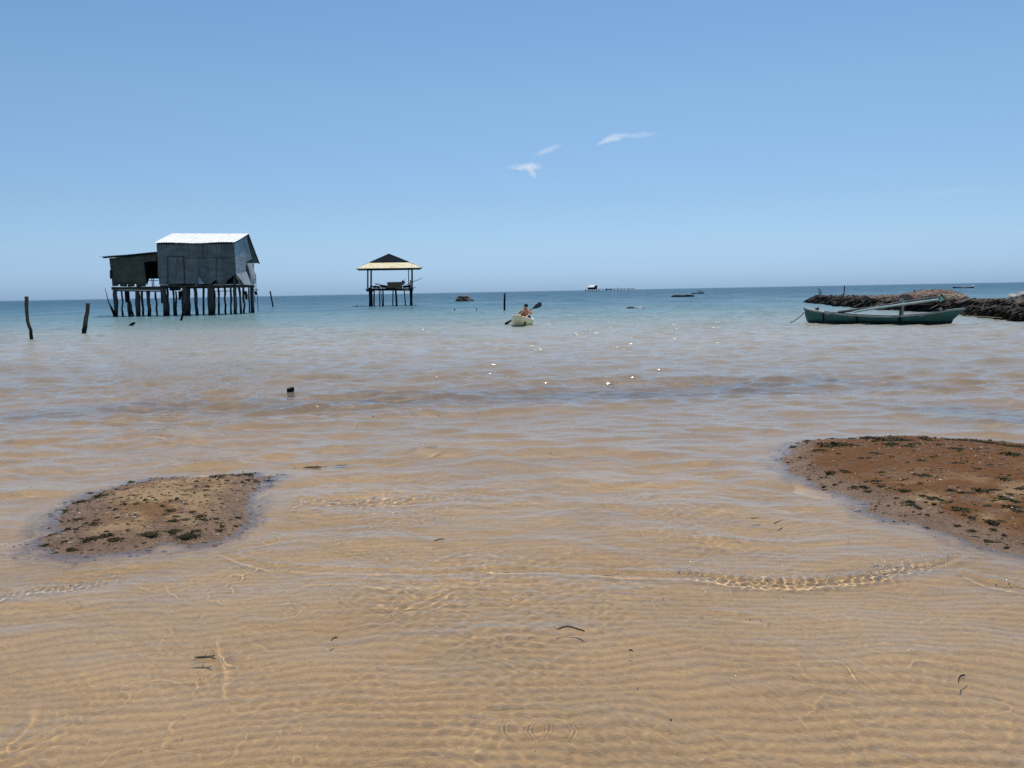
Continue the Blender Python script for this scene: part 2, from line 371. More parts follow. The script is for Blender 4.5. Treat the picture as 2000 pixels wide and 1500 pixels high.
X, Y, RR = fan(2.6, 90, 0.0042, 4000, 0.04, R(-46), R(46), 1500, 25000, (7.0, 0.0019))
sp = np.where(RR < 7, RR * 0.0019, RR * 0.0042); sp = np.where(RR > 90, RR * 0.04, sp)
Z = waves(X, Y, RR, sp)
BH = np.where(Y < 12, bed_h(np.where(Y < 12, X, 0), np.where(Y < 12, Y, 12)), -1.0)
Z = Z * sstep(-.002, .045, -BH)               # ripples die out where the water runs thin
wme = grid_mesh('sea_water', X, Y, Z)
wme.attributes.new('depth', 'FLOAT', 'POINT').data.foreach_set('value', (Z - BH).astype(np.float32).ravel())
wme.attributes.new('weed', 'FLOAT', 'POINT').data.foreach_set('value', weed_bed(X, Y).astype(np.float32).ravel())
wat = mobj('sea_water', wme, water_mat()); tag(wat, kind='structure')
wat.cycles.is_caustics_caster = True

# ------------------------------------------------------------------ mesh collector
class MB:
    def __init__(s): s.bm = bmesh.new()
    def each(s, name, mat, parent=None, smooth=False):     # one part per loose piece
        s.bm.verts.index_update(); s.bm.verts.ensure_lookup_table(); seen = set(); out = []
        for v in s.bm.verts:
            if v.index in seen: continue
            st = [v]; seen.add(v.index); isl = []
            while st:
                q = st.pop(); isl.append(q)
                for e in q.link_edges:
                    o = e.other_vert(q)
                    if o.index not in seen: seen.add(o.index); st.append(o)
            m = MB(); mp = {q.index: m.bm.verts.new(q.co) for q in isl}
            for f in {f for q in isl for f in q.link_faces}: m.bm.faces.new([mp[q.index] for q in f.verts])
            out.append(m.build(name, mat, parent, smooth))
        s.bm.free(); return out
    def tube(s, pts, rads, seg=8, cap=True):
        pts = [Vector(p) for p in pts]
        if not hasattr(rads, '__len__'): rads = [rads] * len(pts)
        rings = []; up = Vector((0.13, 0.31, 0.94)).normalized()
        for i, p in enumerate(pts):
            d = (pts[min(i + 1, len(pts) - 1)] - pts[max(i - 1, 0)]).normalized()
            a = d.cross(up)
            if a.length < 0.1: a = d.cross(Vector((1, 0, 0)))
            a.normalize(); b2 = d.cross(a)
            rings.append([s.bm.verts.new(p + (a * math.cos(t) + b2 * math.sin(t)) * rads[i]) for t in [2 * math.pi * k / seg for k in range(seg)]])
        for r1, r2 in zip(rings, rings[1:]):
            for k in range(seg): s.bm.faces.new((r1[k], r1[(k + 1) % seg], r2[(k + 1) % seg], r2[k]))
        if cap:
            s.bm.faces.new(rings[0][::-1]); s.bm.faces.new(rings[-1])
        return s
    def box(s, c, size, rot=None):
        M = Matrix.Translation(c) @ (rot.to_matrix().to_4x4() if isinstance(rot, Euler) else (rot.to_4x4() if rot else Matrix.Identity(4))) @ Matrix.Diagonal((*size, 1))
        bmesh.ops.create_cube(s.bm, size=1, matrix=M); return s
    def bar(s, a, b, w, h):
        a = Vector(a); b = Vector(b); d = b - a
        q = d.to_track_quat('X', 'Z'); return s.box((a + b) / 2, (d.length, w, h), q.to_matrix())
    def sheet(s, pts, th):                  # flat outline given a real thickness vector
        pts = [Vector(p) for p in pts]; th = Vector(th)
        a = [s.bm.verts.new(p) for p in pts]; b = [s.bm.verts.new(p + th) for p in pts]; n = len(a)
        s.bm.faces.new(a); s.bm.faces.new(b[::-1])
        for i in range(n): s.bm.faces.new((a[(i + 1) % n], a[i], b[i], b[(i + 1) % n]))
        return s
    def loft(s, rings, close=True, cap=True):
        vs = [[s.bm.verts.new(p) for p in r] for r in rings]; n = len(vs[0])
        for r1, r2 in zip(vs, vs[1:]):
            for k in range(n if close else n - 1): s.bm.faces.new((r1[k], r1[(k + 1) % n], r2[(k + 1) % n], r2[k]))
        if cap and close: s.bm.faces.new(vs[0][::-1]); s.bm.faces.new(vs[-1])
        return s
    def ico(s, c, r, sub=1, sq=(1, 1, 1), jit=0.0):
        res = bmesh.ops.create_icosphere(s.bm, subdivisions=sub, radius=1)
        for v in res['verts']:
            k = 1 + random.uniform(-jit, jit)
            v.co = Vector(c) + Vector((v.co.x * sq[0], v.co.y * sq[1], v.co.z * sq[2])) * r * k
        return s
    def jitter(s, a):
        for v in s.bm.verts: v.co += Vector((random.uniform(-a, a), random.uniform(-a, a), random.uniform(-a, a)))
        return s
    def build(s, name, mat, parent=None, smooth=False, sharp=35):
        bmesh.ops.recalc_face_normals(s.bm, faces=s.bm.faces[:])
        me = bpy.data.meshes.new(name); s.bm.to_mesh(me); s.bm.free()
        if smooth:
            me.polygons.foreach_set('use_smooth', [True] * len(me.polygons))
            try: me.set_sharp_from_angle(angle=R(sharp))
            except Exception: pass
        return mobj(name, me, mat, parent)
def empty(name, loc, label, cat, group=None):
    o = bpy.data.objects.new(name, None); COL.objects.link(o); o.location = loc; o.empty_display_size = 0.2
    bpy.context.view_layer.update()
    return tag(o, label, cat, group)
def adopt(root):                             # parts were modelled in place: keep them there
    bpy.context.view_layer.update()
    inv = Matrix.Translation(-Vector(root.location))
    for ch in [o for o in bpy.data.objects if o.parent == root]:
        if ch.type == 'MESH': ch.data.transform(inv)
        for g in [o for o in bpy.data.objects if o.parent == ch]:
            g.data.transform(inv)
def copy_tree(o, parent=None):
    kids = [c for c in bpy.data.objects if c.parent == o]
    c = o.copy(); COL.objects.link(c)
    if parent: c.parent = parent
    for k in kids: copy_tree(k, c)
    return c

# ------------------------------------------------------------------ materials of things
def simple(name, c1, c2, scale=(4, 4, 4), rough=0.85, metal=0.0, spec=0.3, c3=None, bump=0.004, dark_low=None):
    b = NB(name); v = b.coords(scale); n1 = b.noise(v, 1.0, 5, 0.6); n2 = b.noise(v, 6.0, 3, 0.6)
    col = b.mix(b.remap(n1, 0.35, 0.65), c1, c2)
    if c3: col = b.mix(b.remap(n2, 0.55, 0.68), col, c3)
    if dark_low:                             # algae and wet below a height above the water
        z = b.n('SeparateXYZ', i0=b.n('NewGeometry').outputs['Position']).outputs[2]
        col = b.mix(b.remap(b.math('ADD', z, b.math('MULTIPLY', n2, 0.3)), dark_low[0], dark_low[1]), dark_low[2], col)
    bp = b.n('Bump', Strength=0.7, Distance=bump, Height=n2)
    p = b.n('BsdfPrincipled', Base_Color=col, Roughness=rough, Metallic=metal, Normal=bp)
    p.inputs['Specular IOR Level'].default_value = spec
    return b.done(p)
def corrugated(name, c1, c2, c3, pitch, axis, rough=0.5, metal=0.0, seam=0.0, spec=0.3, stain=0.5):
    b = NB(name); sp = b.n('SeparateXYZ', i0=b.coords()); ax = sp.outputs[axis]
    v = b.coords((0.9, 0.9, 2.5) if axis != 2 else (2, 2, 1)); n1 = b.noise(v, 1.2, 5, 0.65); n2 = b.noise(b.coords((6, 6, 0.7)), 1.0, 4, 0.6)
    col = b.mix(b.remap(n1, 0.38, 0.62), c1, c2); col = b.mix(b.math('MULTIPLY', b.remap(n2, 0.5, 0.66), stain), col, c3)
    if seam:                                  # each sheet has weathered its own way
        cell = b.math('FLOOR', b.math('DIVIDE', ax, seam)); wn = b.n('TexWhiteNoise', {'noise_dimensions': '1D'}, W=cell)
        col = b.mix(b.math('MULTIPLY', wn.outputs[0], 0.42), col, C(0.03, 0.03, 0.032))
    ru = b.noise(b.coords((1.6, 1.6, .45)), 1.3, 5, .7); col = b.mix(b.remap(ru, .56, .70, 0, stain * 1.1), col, C(.13, .065, .035))
    wv = b.math('SINE', b.math('MULTIPLY', ax, 2 * math.pi / pitch))
    bp = b.n('Bump', Strength=0.9, Distance=0.012, Height=b.math('ADD', wv, b.math('MULTIPLY', n2, 0.6)))
    p = b.n('BsdfPrincipled', Base_Color=col, Roughness=rough, Metallic=metal, Normal=bp)
    p.inputs['Specular IOR Level'].default_value = spec
    return b.done(p)
WOOD = simple('weathered_wood', C(0.06, 0.047, 0.038), C(0.15, 0.12, 0.10), (6, 6, 1.2), dark_low=(0.35, 0.75, C(0.012, 0.013, 0.011)), c3=C(0.03, 0.024, 0.02))
WOOD_D = simple('dark_wood', C(0.014, 0.012, 0.012), C(0.040, 0.032, 0.028), (6, 6, 1.2), spec=.08, dark_low=(0.3, 0.6, C(0.01, 0.01, 0.009)))
BEAM = simple('brown_beam', C(0.07, 0.04, 0.025), C(0.13, 0.08, 0.05), (1, 6, 6), c3=C(0.03, 0.02, 0.014))
WALL = corrugated('hut_sheet', C(0.27, 0.258, 0.24), C(0.19, 0.178, 0.16), C(0.12, 0.085, 0.06), 0.11, 0, 0.7, 0.0, 1.02)
WALL2 = corrugated('old_sheet', C(0.19, 0.165, 0.125), C(0.12, 0.105, 0.08), C(0.10, 0.058, 0.032), 0.11, 0, 0.8, 0.0, 0.9)
SIDE = corrugated('side_sheet', C(0.50, 0.53, 0.56), C(0.34, 0.36, 0.38), C(0.16, 0.14, 0.12), 0.11, 1, 0.6, 0.0, 1.1)
ROOF = corrugated('pale_roof', C(0.82, 0.83, 0.80), C(0.74, 0.75, 0.71), C(0.62, 0.60, 0.54), 0.12, 0, 0.5, 0.0, 0.0, stain=0.3)
ROOF_G = corrugated('grey_roof', C(0.30, 0.30, 0.29), C(0.2, 0.19, 0.18), C(0.14, 0.10, 0.08), 0.12, 0, 0.6)
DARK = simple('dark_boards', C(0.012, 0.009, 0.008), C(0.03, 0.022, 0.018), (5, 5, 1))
SKIRT = corrugated('cream_sheet', C(0.78, 0.72, 0.52), C(0.70, 0.58, 0.34), C(0.50, 0.34, 0.14), 0.18, 0, 0.6, 0.0, 0.0, stain=0.8)
SLATE = simple('dark_felt', C(.006, .010, .014), C(.014, .019, .024), (1.5, 1.5, 1.5), 0.95, spec=.03)

# ------------------------------------------------------------------ stilt house
HY = 66.0
def H(cx, cy, Y=HY): return P(180 + cx / 5.5556, 430 + cy / 5.5556, Y)
XS = H(1535, 250).x
def HS(cx, cy):                             # onto the gable wall, which runs straight away from us
    d = ray(180 + cx / 5.5556, 430 + cy / 5.5556); return Vector((0, 0, CAM_H)) + d * (XS / d.x)
house = empty('stilt_house', (-25.6, 68.5, 0), 'large grey corrugated hut with bright white roof and lean-to on many crooked stilts', 'stilt house')
f = MB()
pieces = [[(700, 250), (1000, 250), (1008, 690), (735, 700), (715, 600)],
          [(1000, 250), (1200, 246), (1200, 412), (1000, 412)],
          [(1006, 412), (1200, 412), (1345, 412), (1348, 640), (1290, 690), (1140, 690), (1006, 690)],
          [(1200, 246), (1535, 245), (1556, 490), (1555, 588), (1350, 640), (1345, 412), (1200, 412)],
          [(1350, 600), (1552, 588), (1470, 650), (1432, 718), (1368, 716)]]
for i, pc in enumerate(pieces):
    yo = -0.012 * (i % 3)
    f.sheet([H(x, y) + Vector((0, yo, 0)) for x, y in pc], (0, 0.018, 0))
f.build('front_wall', WALL, house)
d_ = MB(); d_.sheet([H(826, 402) + Vector((0, -.045, 0)), H(990, 402) + Vector((0, -.045, 0)), H(998, 688) + Vector((0, -.045, 0)), H(828, 688) + Vector((0, -.045, 0))], (0, .03, 0))
door = d_.build('door', WALL, house)
fr_ = MB()
for a, b_ in (((818, 397), (1000, 394)), ((820, 397), (824, 690)), ((996, 397), (1004, 690))): fr_.bar(H(*a) + Vector((0, -.06, 0)), H(*b_) + Vector((0, -.06, 0)), .04, .04)
fr_.each('door_frame', BEAM, door)
bt = MB()
for a, b_ in (((1000, 412), (1530, 405)), ((1345, 412), (1350, 700)), ((1200, 250), (1200, 412))): bt.bar(H(*a) + Vector((0, -.035, 0)), H(*b_) + Vector((0, -.035, 0)), .03, .04)
bt.each('batten', WALL2, house)
g = MB()
spc = [[(1536, 248), (1678, 158), (1690, 255), (1735, 420), (1670, 455), (1668, 700), (1600, 705), (1562, 600), (1556, 480)],
       [(1672, 462), (1755, 474), (1755, 630), (1684, 640)],
       [(1684, 640), (1755, 630), (1752, 720), (1690, 700)]]
for i, pc in enumerate(spc): g.sheet([HS(x, y) + Vector((0.015 * i, 0, 0)) for x, y in pc], (-0.02, 0, 0))
g.build('gable_wall', SIDE, house)
# sheets that have come loose and lean out, catching the sun
lf = MB()
p0 = HS(1560, 585); p1 = HS(1668, 560); p2 = HS(1676, 712); p3 = HS(1602, 706)
lf.sheet([p0 + Vector((.05, 0, 0)), p1 + Vector((.05, 0, 0)), p2 + Vector((.42, 0, .03)), p3 + Vector((.36, 0, .03))], (0.01, 0, .02))
lf.build('loose_sheet', SIDE, house)
lf = MB(); p0 = HS(1674, 465); p1 = HS(1735, 470); p2 = HS(1738, 625); p3 = HS(1684, 630)
lf.sheet([p0 + Vector((.04, 0, 0)), p1 + Vector((.04, 0, 0)), p2 + Vector((.30, 0, 0)), p3 + Vector((.30, 0, 0))], (0.02, 0, 0.01))
lf.build('loose_sheet', SIDE, house)
lf = MB(); lf.sheet([H(1160, 612) + Vector((0, -.05, 0)), H(1235, 690) + Vector((0, -.3, 0)), H(1170, 695) + Vector((0, -.3, 0))], (0, .02, 0)); lf.build('loose_sheet', SIDE, house)
# back walls (unseen from the front but there)
yb = HS(1755, 500).y; xl = H(700, 250).x; zf = H(1280, 690).z
bk = MB(); zt = HS(1755, 460).z - 0.1
bk.sheet([(xl, yb, zf), (XS, yb, zf), (XS, yb, zt), (xl, yb, zt)], (0, .02, 0))
zr = HS(1678, 158).z - .1; yr = HS(1678, 158).y; ze = H(700, 250).z
bk.sheet([(xl, HY, zf), (xl, yb, zf), (xl, yb, zt), (xl, yr, zr), (xl, HY, ze)], (-.02, 0, 0))
bk.build('back_wall', WALL2, house)
# roof: pale front slope, long back slope
e0 = H(668, 247, HY - .25); e1 = H(1552, 240, HY - .25); r0 = P(337, 455.8, yr); r1 = HS(1682, 146) + Vector((.12, 0, 0)); e1.x = XS + .15
def slope(name, A, B, Cc, D, mat, amp=.02, n=130):   # A-B eave, D-C ridge, corrugated across
    rings = []
    for side in (0, -0.03):
        pass
    mb = MB(); top = []; bot = []
    for j in range(5):
        v = j / 4; row = []; row2 = []
        for i in range(n + 1):
            u = i / n; p = (A.lerp(B, u)).lerp(D.lerp(Cc, u), v)
            sag = (0.04 if name == 'roof' else .012) * math.sin(u * 9 + v * 3) * (1 - v)
            z = amp * math.sin(i * math.pi / 2 + .3) + sag
            row.append(p + Vector((0, 0, z))); row2.append(p + Vector((0, 0, z - .02)))
        top.append(row); bot.append(row2)
    mb.loft(top, close=False); mb.loft(bot, close=False)
    mb.loft([top[0], bot[0]], close=False); mb.loft([top[-1], bot[-1]], close=False)
    mb.loft([[r[0] for r in top], [r[0] for r in bot]], close=False); mb.loft([[r[-1] for r in top], [r[-1] for r in bot]], close=False)
    bmesh.ops.remove_doubles(mb.bm, verts=mb.bm.verts[:], dist=0.0005)
    return mb.build(name, mat, house)
slope('roof', e0, e1, r1, r0, ROOF)
er1 = HS(1795, 465) + Vector((.12, .2, 0)); er0 = Vector((r0.x, er1.y, er1.z))
slope('rear_roof', er0, er1, r1, r0, ROOF_G)
vg = MB(); vg.bar(r1 + Vector((-.02, 0, -.07)), er1 + Vector((-.02, 0, -.07)), .05, .1); vg.bar(e1 + Vector((-.03, 0, -.07)), r1 + Vector((-.03, 0, -.07)), .04, .08); vg.bar(e0 + Vector((0.2, .1, -.07)), e1 + Vector((-.2, .1, -.07)), .05, .08); vg.each('eave_beam', WOOD_D, house)
# floor and joists
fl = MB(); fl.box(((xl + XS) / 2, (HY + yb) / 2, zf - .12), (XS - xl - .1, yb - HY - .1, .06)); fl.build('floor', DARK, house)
bm_ = MB()
bm_.bar(H(740, 712, HY + .05), H(1760, 716, HY + .05), .12, .13)
bm_.bar((xl, yb - .1, zf - .25), (XS, yb - .1, zf - .25), .12, .13)
for k in range(5):
    x = xl + .3 + k * (XS - xl - .6) / 4; bm_.bar((x, HY - .15, zf - .22), (x, yb + .2, zf - .22), .1, .1)
bm_.bar(H(1330, 770, HY + 3), H(1540, 768, HY + 3), .06, .06)
bm_.each('floor_beam', BEAM, house)
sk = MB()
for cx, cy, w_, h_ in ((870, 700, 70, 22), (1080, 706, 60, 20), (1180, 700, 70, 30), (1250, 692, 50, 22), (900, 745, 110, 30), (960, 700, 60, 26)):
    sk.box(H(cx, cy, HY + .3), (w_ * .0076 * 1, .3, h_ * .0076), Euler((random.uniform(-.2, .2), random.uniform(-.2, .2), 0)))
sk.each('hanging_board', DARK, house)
# lean-to
ly = HY + .35; lyb = HY + 4.2
lw = MB()
for i, pc in enumerate([[(187, 412), (400, 400), (395, 590), (385, 690), (330, 676), (300, 690), (216, 672), (205, 560)], [(400, 400), (562, 385), (566, 450), (583, 706), (490, 700), (470, 672), (392, 690), (395, 590)], [(562, 385), (700, 352), (700, 448), (566, 455)]]):
    lw.sheet([H(x, y, ly - .012 * i) for x, y in pc], (0, .018, 0))
lw.build('lean_to_wall', WALL2, house)
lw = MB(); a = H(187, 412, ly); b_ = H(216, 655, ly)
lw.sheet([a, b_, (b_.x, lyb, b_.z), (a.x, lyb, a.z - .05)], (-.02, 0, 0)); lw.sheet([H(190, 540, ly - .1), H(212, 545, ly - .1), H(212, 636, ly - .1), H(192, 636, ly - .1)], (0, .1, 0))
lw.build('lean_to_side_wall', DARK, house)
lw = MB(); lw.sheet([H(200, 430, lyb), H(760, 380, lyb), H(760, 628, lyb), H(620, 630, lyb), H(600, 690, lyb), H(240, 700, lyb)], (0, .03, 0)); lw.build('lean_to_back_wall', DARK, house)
fr_ = MB()
for a, b_, w_ in (((566, 462), (598, 700), .08), ((560, 462), (600, 458), .06), ((640, 560), (655, 720), .05), ((598, 450), (700, 446), .05)): fr_.bar(H(*a, ly - .05), H(*b_, ly - .05), .07, w_)
for a, b_ in (((600, 655), (720, 655)), ((665, 630), (672, 720)), ((620, 632), (722, 632))): fr_.bar(H(*a, lyb - .3), H(*b_, lyb - .3), .05, .05)
fr_.each('doorway_frame', WOOD_D, house)
lr = MB(); a0 = H(80, 398, ly - .5); a1 = H(700, 343, ly - .4); b0 = Vector((a0.x + .1, lyb + .3, a0.z + .10)); b1 = Vector((a1.x, lyb + .3, a1.z + .10))
slope('lean_to_roof', a0, a1, b1, b0, ROOF_G, .015, 80)
lr.bar(H(120, 408, ly - .3), H(700, 356, ly - .3), .06, .10); lr.build('rafter', WOOD_D, house)
dk = MB()
dk.bar(H(212, 740, ly - .1), H(745, 744, ly - .1), .1, .24); dk.bar(H(240, 765, ly), H(745, 771, ly), .1, .11)
z_ = H(400, 728, ly).z
dk.box(((H(220, 700, ly).x + H(740, 700, ly).x) / 2, (ly + lyb) / 2, z_), (H(740, 700, ly).x - H(220, 700, ly).x, lyb - ly, .06))
for cx, cy, w_, h_ in ((250, 690, 50, 50), (340, 695, 60, 50), (420, 690, 60, 60), (530, 700, 90, 40)): dk.box(H(cx, cy, ly + .1), (w_ * .0076, .25, h_ * .0076), Euler((0, random.uniform(-.1, .1), 0)))
dk.build('lean_to_deck', BEAM, house)
# stilts: (bottom x, bottom y, top x, top y, width, distance)
ST = [(258, 1055, 248, 745, 45, 66.2), (335, 1050, 318, 765, 20, 68), (420, 1045, 385, 770, 30, 67), (458, 1035, 405, 880, 22, 67.4), (500, 1045, 488, 765, 48, 66.4), (547, 1045, 540, 770, 24, 68.5), (625, 1045, 608, 775, 38, 66.6), (710, 1030, 685, 780, 20, 69.5),
      (805, 1040, 775, 720, 50, 66.2), (832, 1038, 815, 730, 26, 67), (887, 1043, 880, 765, 22, 66.8), (912, 1043, 906, 770, 18, 67.6), (1016, 1036, 1004, 715, 58, 66.2), (985, 1030, 975, 760, 18, 68), (1052, 1038, 1046, 720, 32, 66.9), (1140, 1030, 1110, 712, 38, 66.6), (1210, 1025, 1210, 720, 22, 67.8),
      (1288, 1026, 1278, 690, 66, 66.3), (1322, 1020, 1318, 730, 22, 67.6), (1372, 1020, 1366, 720, 22, 68), (1450, 1015, 1436, 715, 22, 68.6), (1513, 1016, 1503, 720, 22, 67.5), (1537, 1010, 1545, 600, 28, 66.3), (1565, 1000, 1552, 720, 24, 68.2), (1615, 1010, 1590, 715, 24, 69), (1648, 1004, 1640, 720, 22, 70), (1706, 1000, 1702, 720, 18, 70), (1740, 998, 1735, 715, 42, 70.6)]
for bx_, by_, tx, ty, wd, dist in ST:
    b3 = H(bx_, by_, dist); t3 = H(tx, ty, dist); b3.z = -.9; pts = [b3]; n_ = 6; r = wd * .5 * 66 / 1560 / 5.5556
    for k in range(1, n_): q = b3.lerp(t3, k / n_); pts.append(q + Vector((random.uniform(-.05, .05), random.uniform(-.05, .05), 0)))
    pts.append(t3); rr = [r * random.uniform(.85, 1.15) for _ in pts]
    MB().tube(pts, rr, 9).jitter(.012).build('stilt', WOOD, house, True)
for (tx, ty, bx_, by_, wd) in ((372, 765, 378, 892, 50), (757, 760, 760, 900, 32), (950, 770, 950, 865, 34), (1325, 770, 1328, 875, 20), (1665, 770, 1672, 860, 30)):
    MB().tube([H(tx, ty, HY + .8), H((tx + bx_) / 2 + 4, (ty + by_) / 2, HY + .8), H(bx_, by_, HY + .8)], [wd * .0034, wd * .0038, wd * .0028], 7).jitter(.02).build('hanging_timber', WOOD_D, house)
th_ = MB()
for a, b_, r in (((1765, 570), (1785, 800), .02), ((1776, 580), (1778, 760), .025), ((1790, 790), (1802, 990), .03), ((1750, 750), (1805, 757), .03), ((1765, 760), (1765, 890), .03), ((1660, 560), (1672, 700), .02)): th_.tube([H(*a, 70.8), H(*b_, 70.8)], r, 6)
th_.tube([H(1775, 770, 70.8), H(1775, 810, 70.8)], [.13, .1], 7); th_.each('side_pole', WOOD_D, house)
adopt(house)

def stake(name, pix, rads, Y, label, cat='wooden post', group=None, mat=None, below=.5):
    pts = [P(x, y, Y) for x, y in pix]; pts.append(pts[-1] + (pts[-1] - pts[-2]).normalized() * .1); pts[-1].z = min(pts[-1].z, 0) - below
    rads = list(rads) + [rads[-1]]
    fine = []; fr = []
    for i in range(len(pts) - 1):
        for k in range(3):
            t = k / 3; fine.append(pts[i].lerp(pts[i + 1], t) + Vector((random.uniform(-1, 1), random.uniform(-1, 1), 0)) * rads[i] * .12); fr.append((rads[i] * (1 - t) + rads[i + 1] * t) * random.uniform(.92, 1.1))
    fine.append(pts[-1]); fr.append(rads[-1])
    base = W(*pix[-1]); o = MB().tube(fine, fr, 10).build(name, mat or WOOD_D, None, True)
    loc = Vector((base.x, Y, 0)); o.data.transform(Matrix.Translation(-loc)); o.location = loc
    return tag(o, label, cat, group)
def dist_of(px, py): return W(px, py).y
GP = 'wooden stakes standing in the water'
stake('wooden_post', [(52, 579), (51.5, 600), (54, 628), (60, 645), (61.5, 663)], [.062, .064, .062, .058, .06], dist_of(61, 663), 'tall bent dark post at the far left, curving to the right at its foot', group=GP, mat=WOOD)
stake('wooden_post', [(172, 592), (170, 612), (166, 634), (164, 651)], [.078, .083, .095, .095], dist_of(164, 651), 'thick dark post leaning right, between the tall bent post and the large hut', group=GP, mat=WOOD)
stake('wooden_post', [(527.5, 568.5), (530, 582), (533.5, 599.5)], [.09, .095, .1], dist_of(533, 599.5), 'short dark post leaning left, just right of the large grey hut', group=GP)
stake('wooden_post', [(986.5, 572), (985.5, 580), (985.3, 592), (985.5, 606)], [.05, .07, .08, .08], dist_of(985, 606), 'slim upright black post behind the kayak with a pale rag at its top', group=GP)
stake('wooden_stump', [(567.5, 758), (568, 766), (570, 774)], [.050, .052, .054], dist_of(570, 774), 'short black stump alone in the shallow brown water left of centre', 'stump')
stake('leaning_stake', [(363.5, 592), (359, 606), (353.5, 626)], [.04, .07, .07], dist_of(354, 626), 'dark stake leaning in the water before the middle of the large hut', 'stake')
stake('leaning_stake', [(205, 562), (212, 590), (219, 604), (225, 620)], [.015, .04, .09, .12], 65.8, 'thin slanting stake against the leftmost stilt of the large hut', 'stake')
stake('drifting_branch', [(263.5, 630), (258, 633.5), (251, 637)], [.05, .08, .03], dist_of(256, 637), 'short black branch poking out of the water left of the hut stilts', 'branch', below=.1)
stake('wooden_stump', [(888, 603), (888, 606.5)], [.05, .05], dist_of(888, 606.5), 'tiny black stump in the water below the flat-topped heap', 'stump')
stake('wooden_stump', [(931, 601), (931, 607)], [.025, .03], dist_of(931, 607), 'thin faint stump in the water left of the kayak', 'stump')
stake('wooden_stump', [(697.5, 596), (697.5, 599)], [.05, .05], dist_of(697.5, 599), 'tiny black stump just left of the open pavilion', 'stump')
rg = MB(); c = P(983.6, 573.5, dist_of(985, 606)); rg.ico(c, .11, 2, (.8, .5, 1.0), .25); rg.ico(c + Vector((-.05, 0, -.12)), .07, 1, (1, .5, 1), .25)
rag = rg.build('rag', simple('pale_cloth', C(.55, .6, .66), C(.7, .72, .74)), None, True); tag(rag, 'pale bundle of cloth tied to the top of the slim black post', 'rag')
rag.data.transform(Matrix.Translation(-c)); rag.location = c

# ------------------------------------------------------------------ open pavilion
PY_ = 98.0
def V(cx, cy, Y=PY_): return P(680 + cx / 11.54, 480 + cy / 11.54, Y)
pav = empty('pavilion', (V(930, 1000).x, PY_ + 2.5, 0), 'open-sided stilt pavilion with a dark peaked roof over a cream corrugated eave', 'pavilion')
cyw = PY_ + 2.8; cxw = V(930, 500, cyw).x
def hip(mb, z0, hx0, hy0, z1, hx1, hy1, c=(0, 0)):
    lo = [(cxw - hx0, cyw - hy0, z0), (cxw + hx0, cyw - hy0, z0), (cxw + hx0, cyw + hy0, z0), (cxw - hx0, cyw + hy0, z0)]
    up = [(cxw - hx1, cyw - hy1, z1), (cxw + hx1, cyw - hy1, z1), (cxw + hx1, cyw + hy1, z1), (cxw - hx1, cyw + hy1, z1)]
    mb.loft([lo, up], cap=False); mb.loft([[(x, y, z - .05) for x, y, z in lo], [(x, y, z - .05) for x, y, z in up]], cap=False); mb.loft([lo, [(x, y, z - .05) for x, y, z in lo]], cap=False)
n_before = set(bpy.data.objects)
ze = V(930, 500, cyw - 4).z; zm = V(930, 372, cyw - 2.3).z; za = V(930, 180, cyw).z
mb = MB(); hip(mb, ze, 3.92, 3.9, zm, 2.38, 2.3); pr = mb.build('eave_roof', SKIRT, pav)
mb = MB(); hip(mb, zm + .03, 2.43, 2.38, za, .06, .06); mb.build('upper_roof', SLATE, pav)
mb = MB()
for sx in (-1, 1):
    for sy in (-1, 1): mb.bar((cxw + sx * 3.95, cyw + sy * 3.93, ze - .02), (cxw + sx * 2.37, cyw + sy * 2.3, zm + .03), .07, .06)
mb.each('hip_ridge', ROOF, pav)
mb = MB()
for sy in (-1, 1): mb.bar((cxw - 2.9, cyw + sy * 2.5, ze - .02), (cxw + 2.9, cyw + sy * 2.5, ze - .02), .12, .14)
mb.bar((cxw - 3.85, cyw - 3.82, ze - .1), (cxw + 3.85, cyw - 3.82, ze - .1), .06, .07)
for sx in (-1, 1): mb.bar((cxw + sx * 2.8, cyw - 2.5, ze + .1), (cxw + sx * 2.8, cyw + 2.5, ze + .1), .12, .12)
mb.each('roof_beam', WOOD_D, pav)
RP = Matrix.Translation((cxw, cyw, 0)) @ Matrix.Rotation(math.atan2(-cxw, cyw), 4, 'Z') @ Matrix.Translation((-cxw, -cyw, 0))
for o in set(bpy.data.objects) - n_before: o.data.transform(RP)      # the roof faces the beach squarely
for (x0, y0, x1, y1, wd, Y) in ((445, 505, 440, 1035, 34, PY_), (520, 505, 515, 1000, 38, PY_ + 4.6), (1440, 500, 1440, 1010, 40, PY_), (1402, 770, 1400, 1010, 24, PY_ + .1), (1360, 500, 1365, 1000, 20, PY_ + 5)):
    a = V(x0, y0, Y); b_ = V(x1, y1, Y); r = wd * .5 * Y / 1560 / 11.54
    MB().tube([a + Vector((0, 0, .3 if y0 < 600 else 0)), a.lerp(b_, .5), b_], r, 8).build('post', WOOD_D, pav, True)
for (bx_, tx, ty, wd, Y) in ((485, 485, 940, 60, PY_), (535, 522, 960, 40, PY_ + .8), (588, 588, 1000, 34, PY_ + .3), (706, 700, 1010, 26, PY_ + 3), (785, 783, 1000, 34, PY_ + .5), (775, 735, 1010, 14, PY_ + 2.5), (1008, 1012, 1000, 24, PY_ + 3), (1092, 1070, 960, 46, PY_ + .3), (1296, 1265, 990, 26, PY_ + 3.5), (1402, 1400, 940, 44, PY_), (1440, 1432, 1000, 46, PY_ + .9)):
    a = V(bx_, 1340, Y); a.z = -.9; b_ = V(tx, ty, Y); r = wd * .5 * Y / 1560 / 11.54
    m_ = a.lerp(b_, .5) + Vector((random.uniform(-.07, .07), 0, 0)); MB().tube([a, m_, b_], [r * 1.1, r, r * .95], 8).jitter(.015).build('stilt', WOOD_D, pav, True)
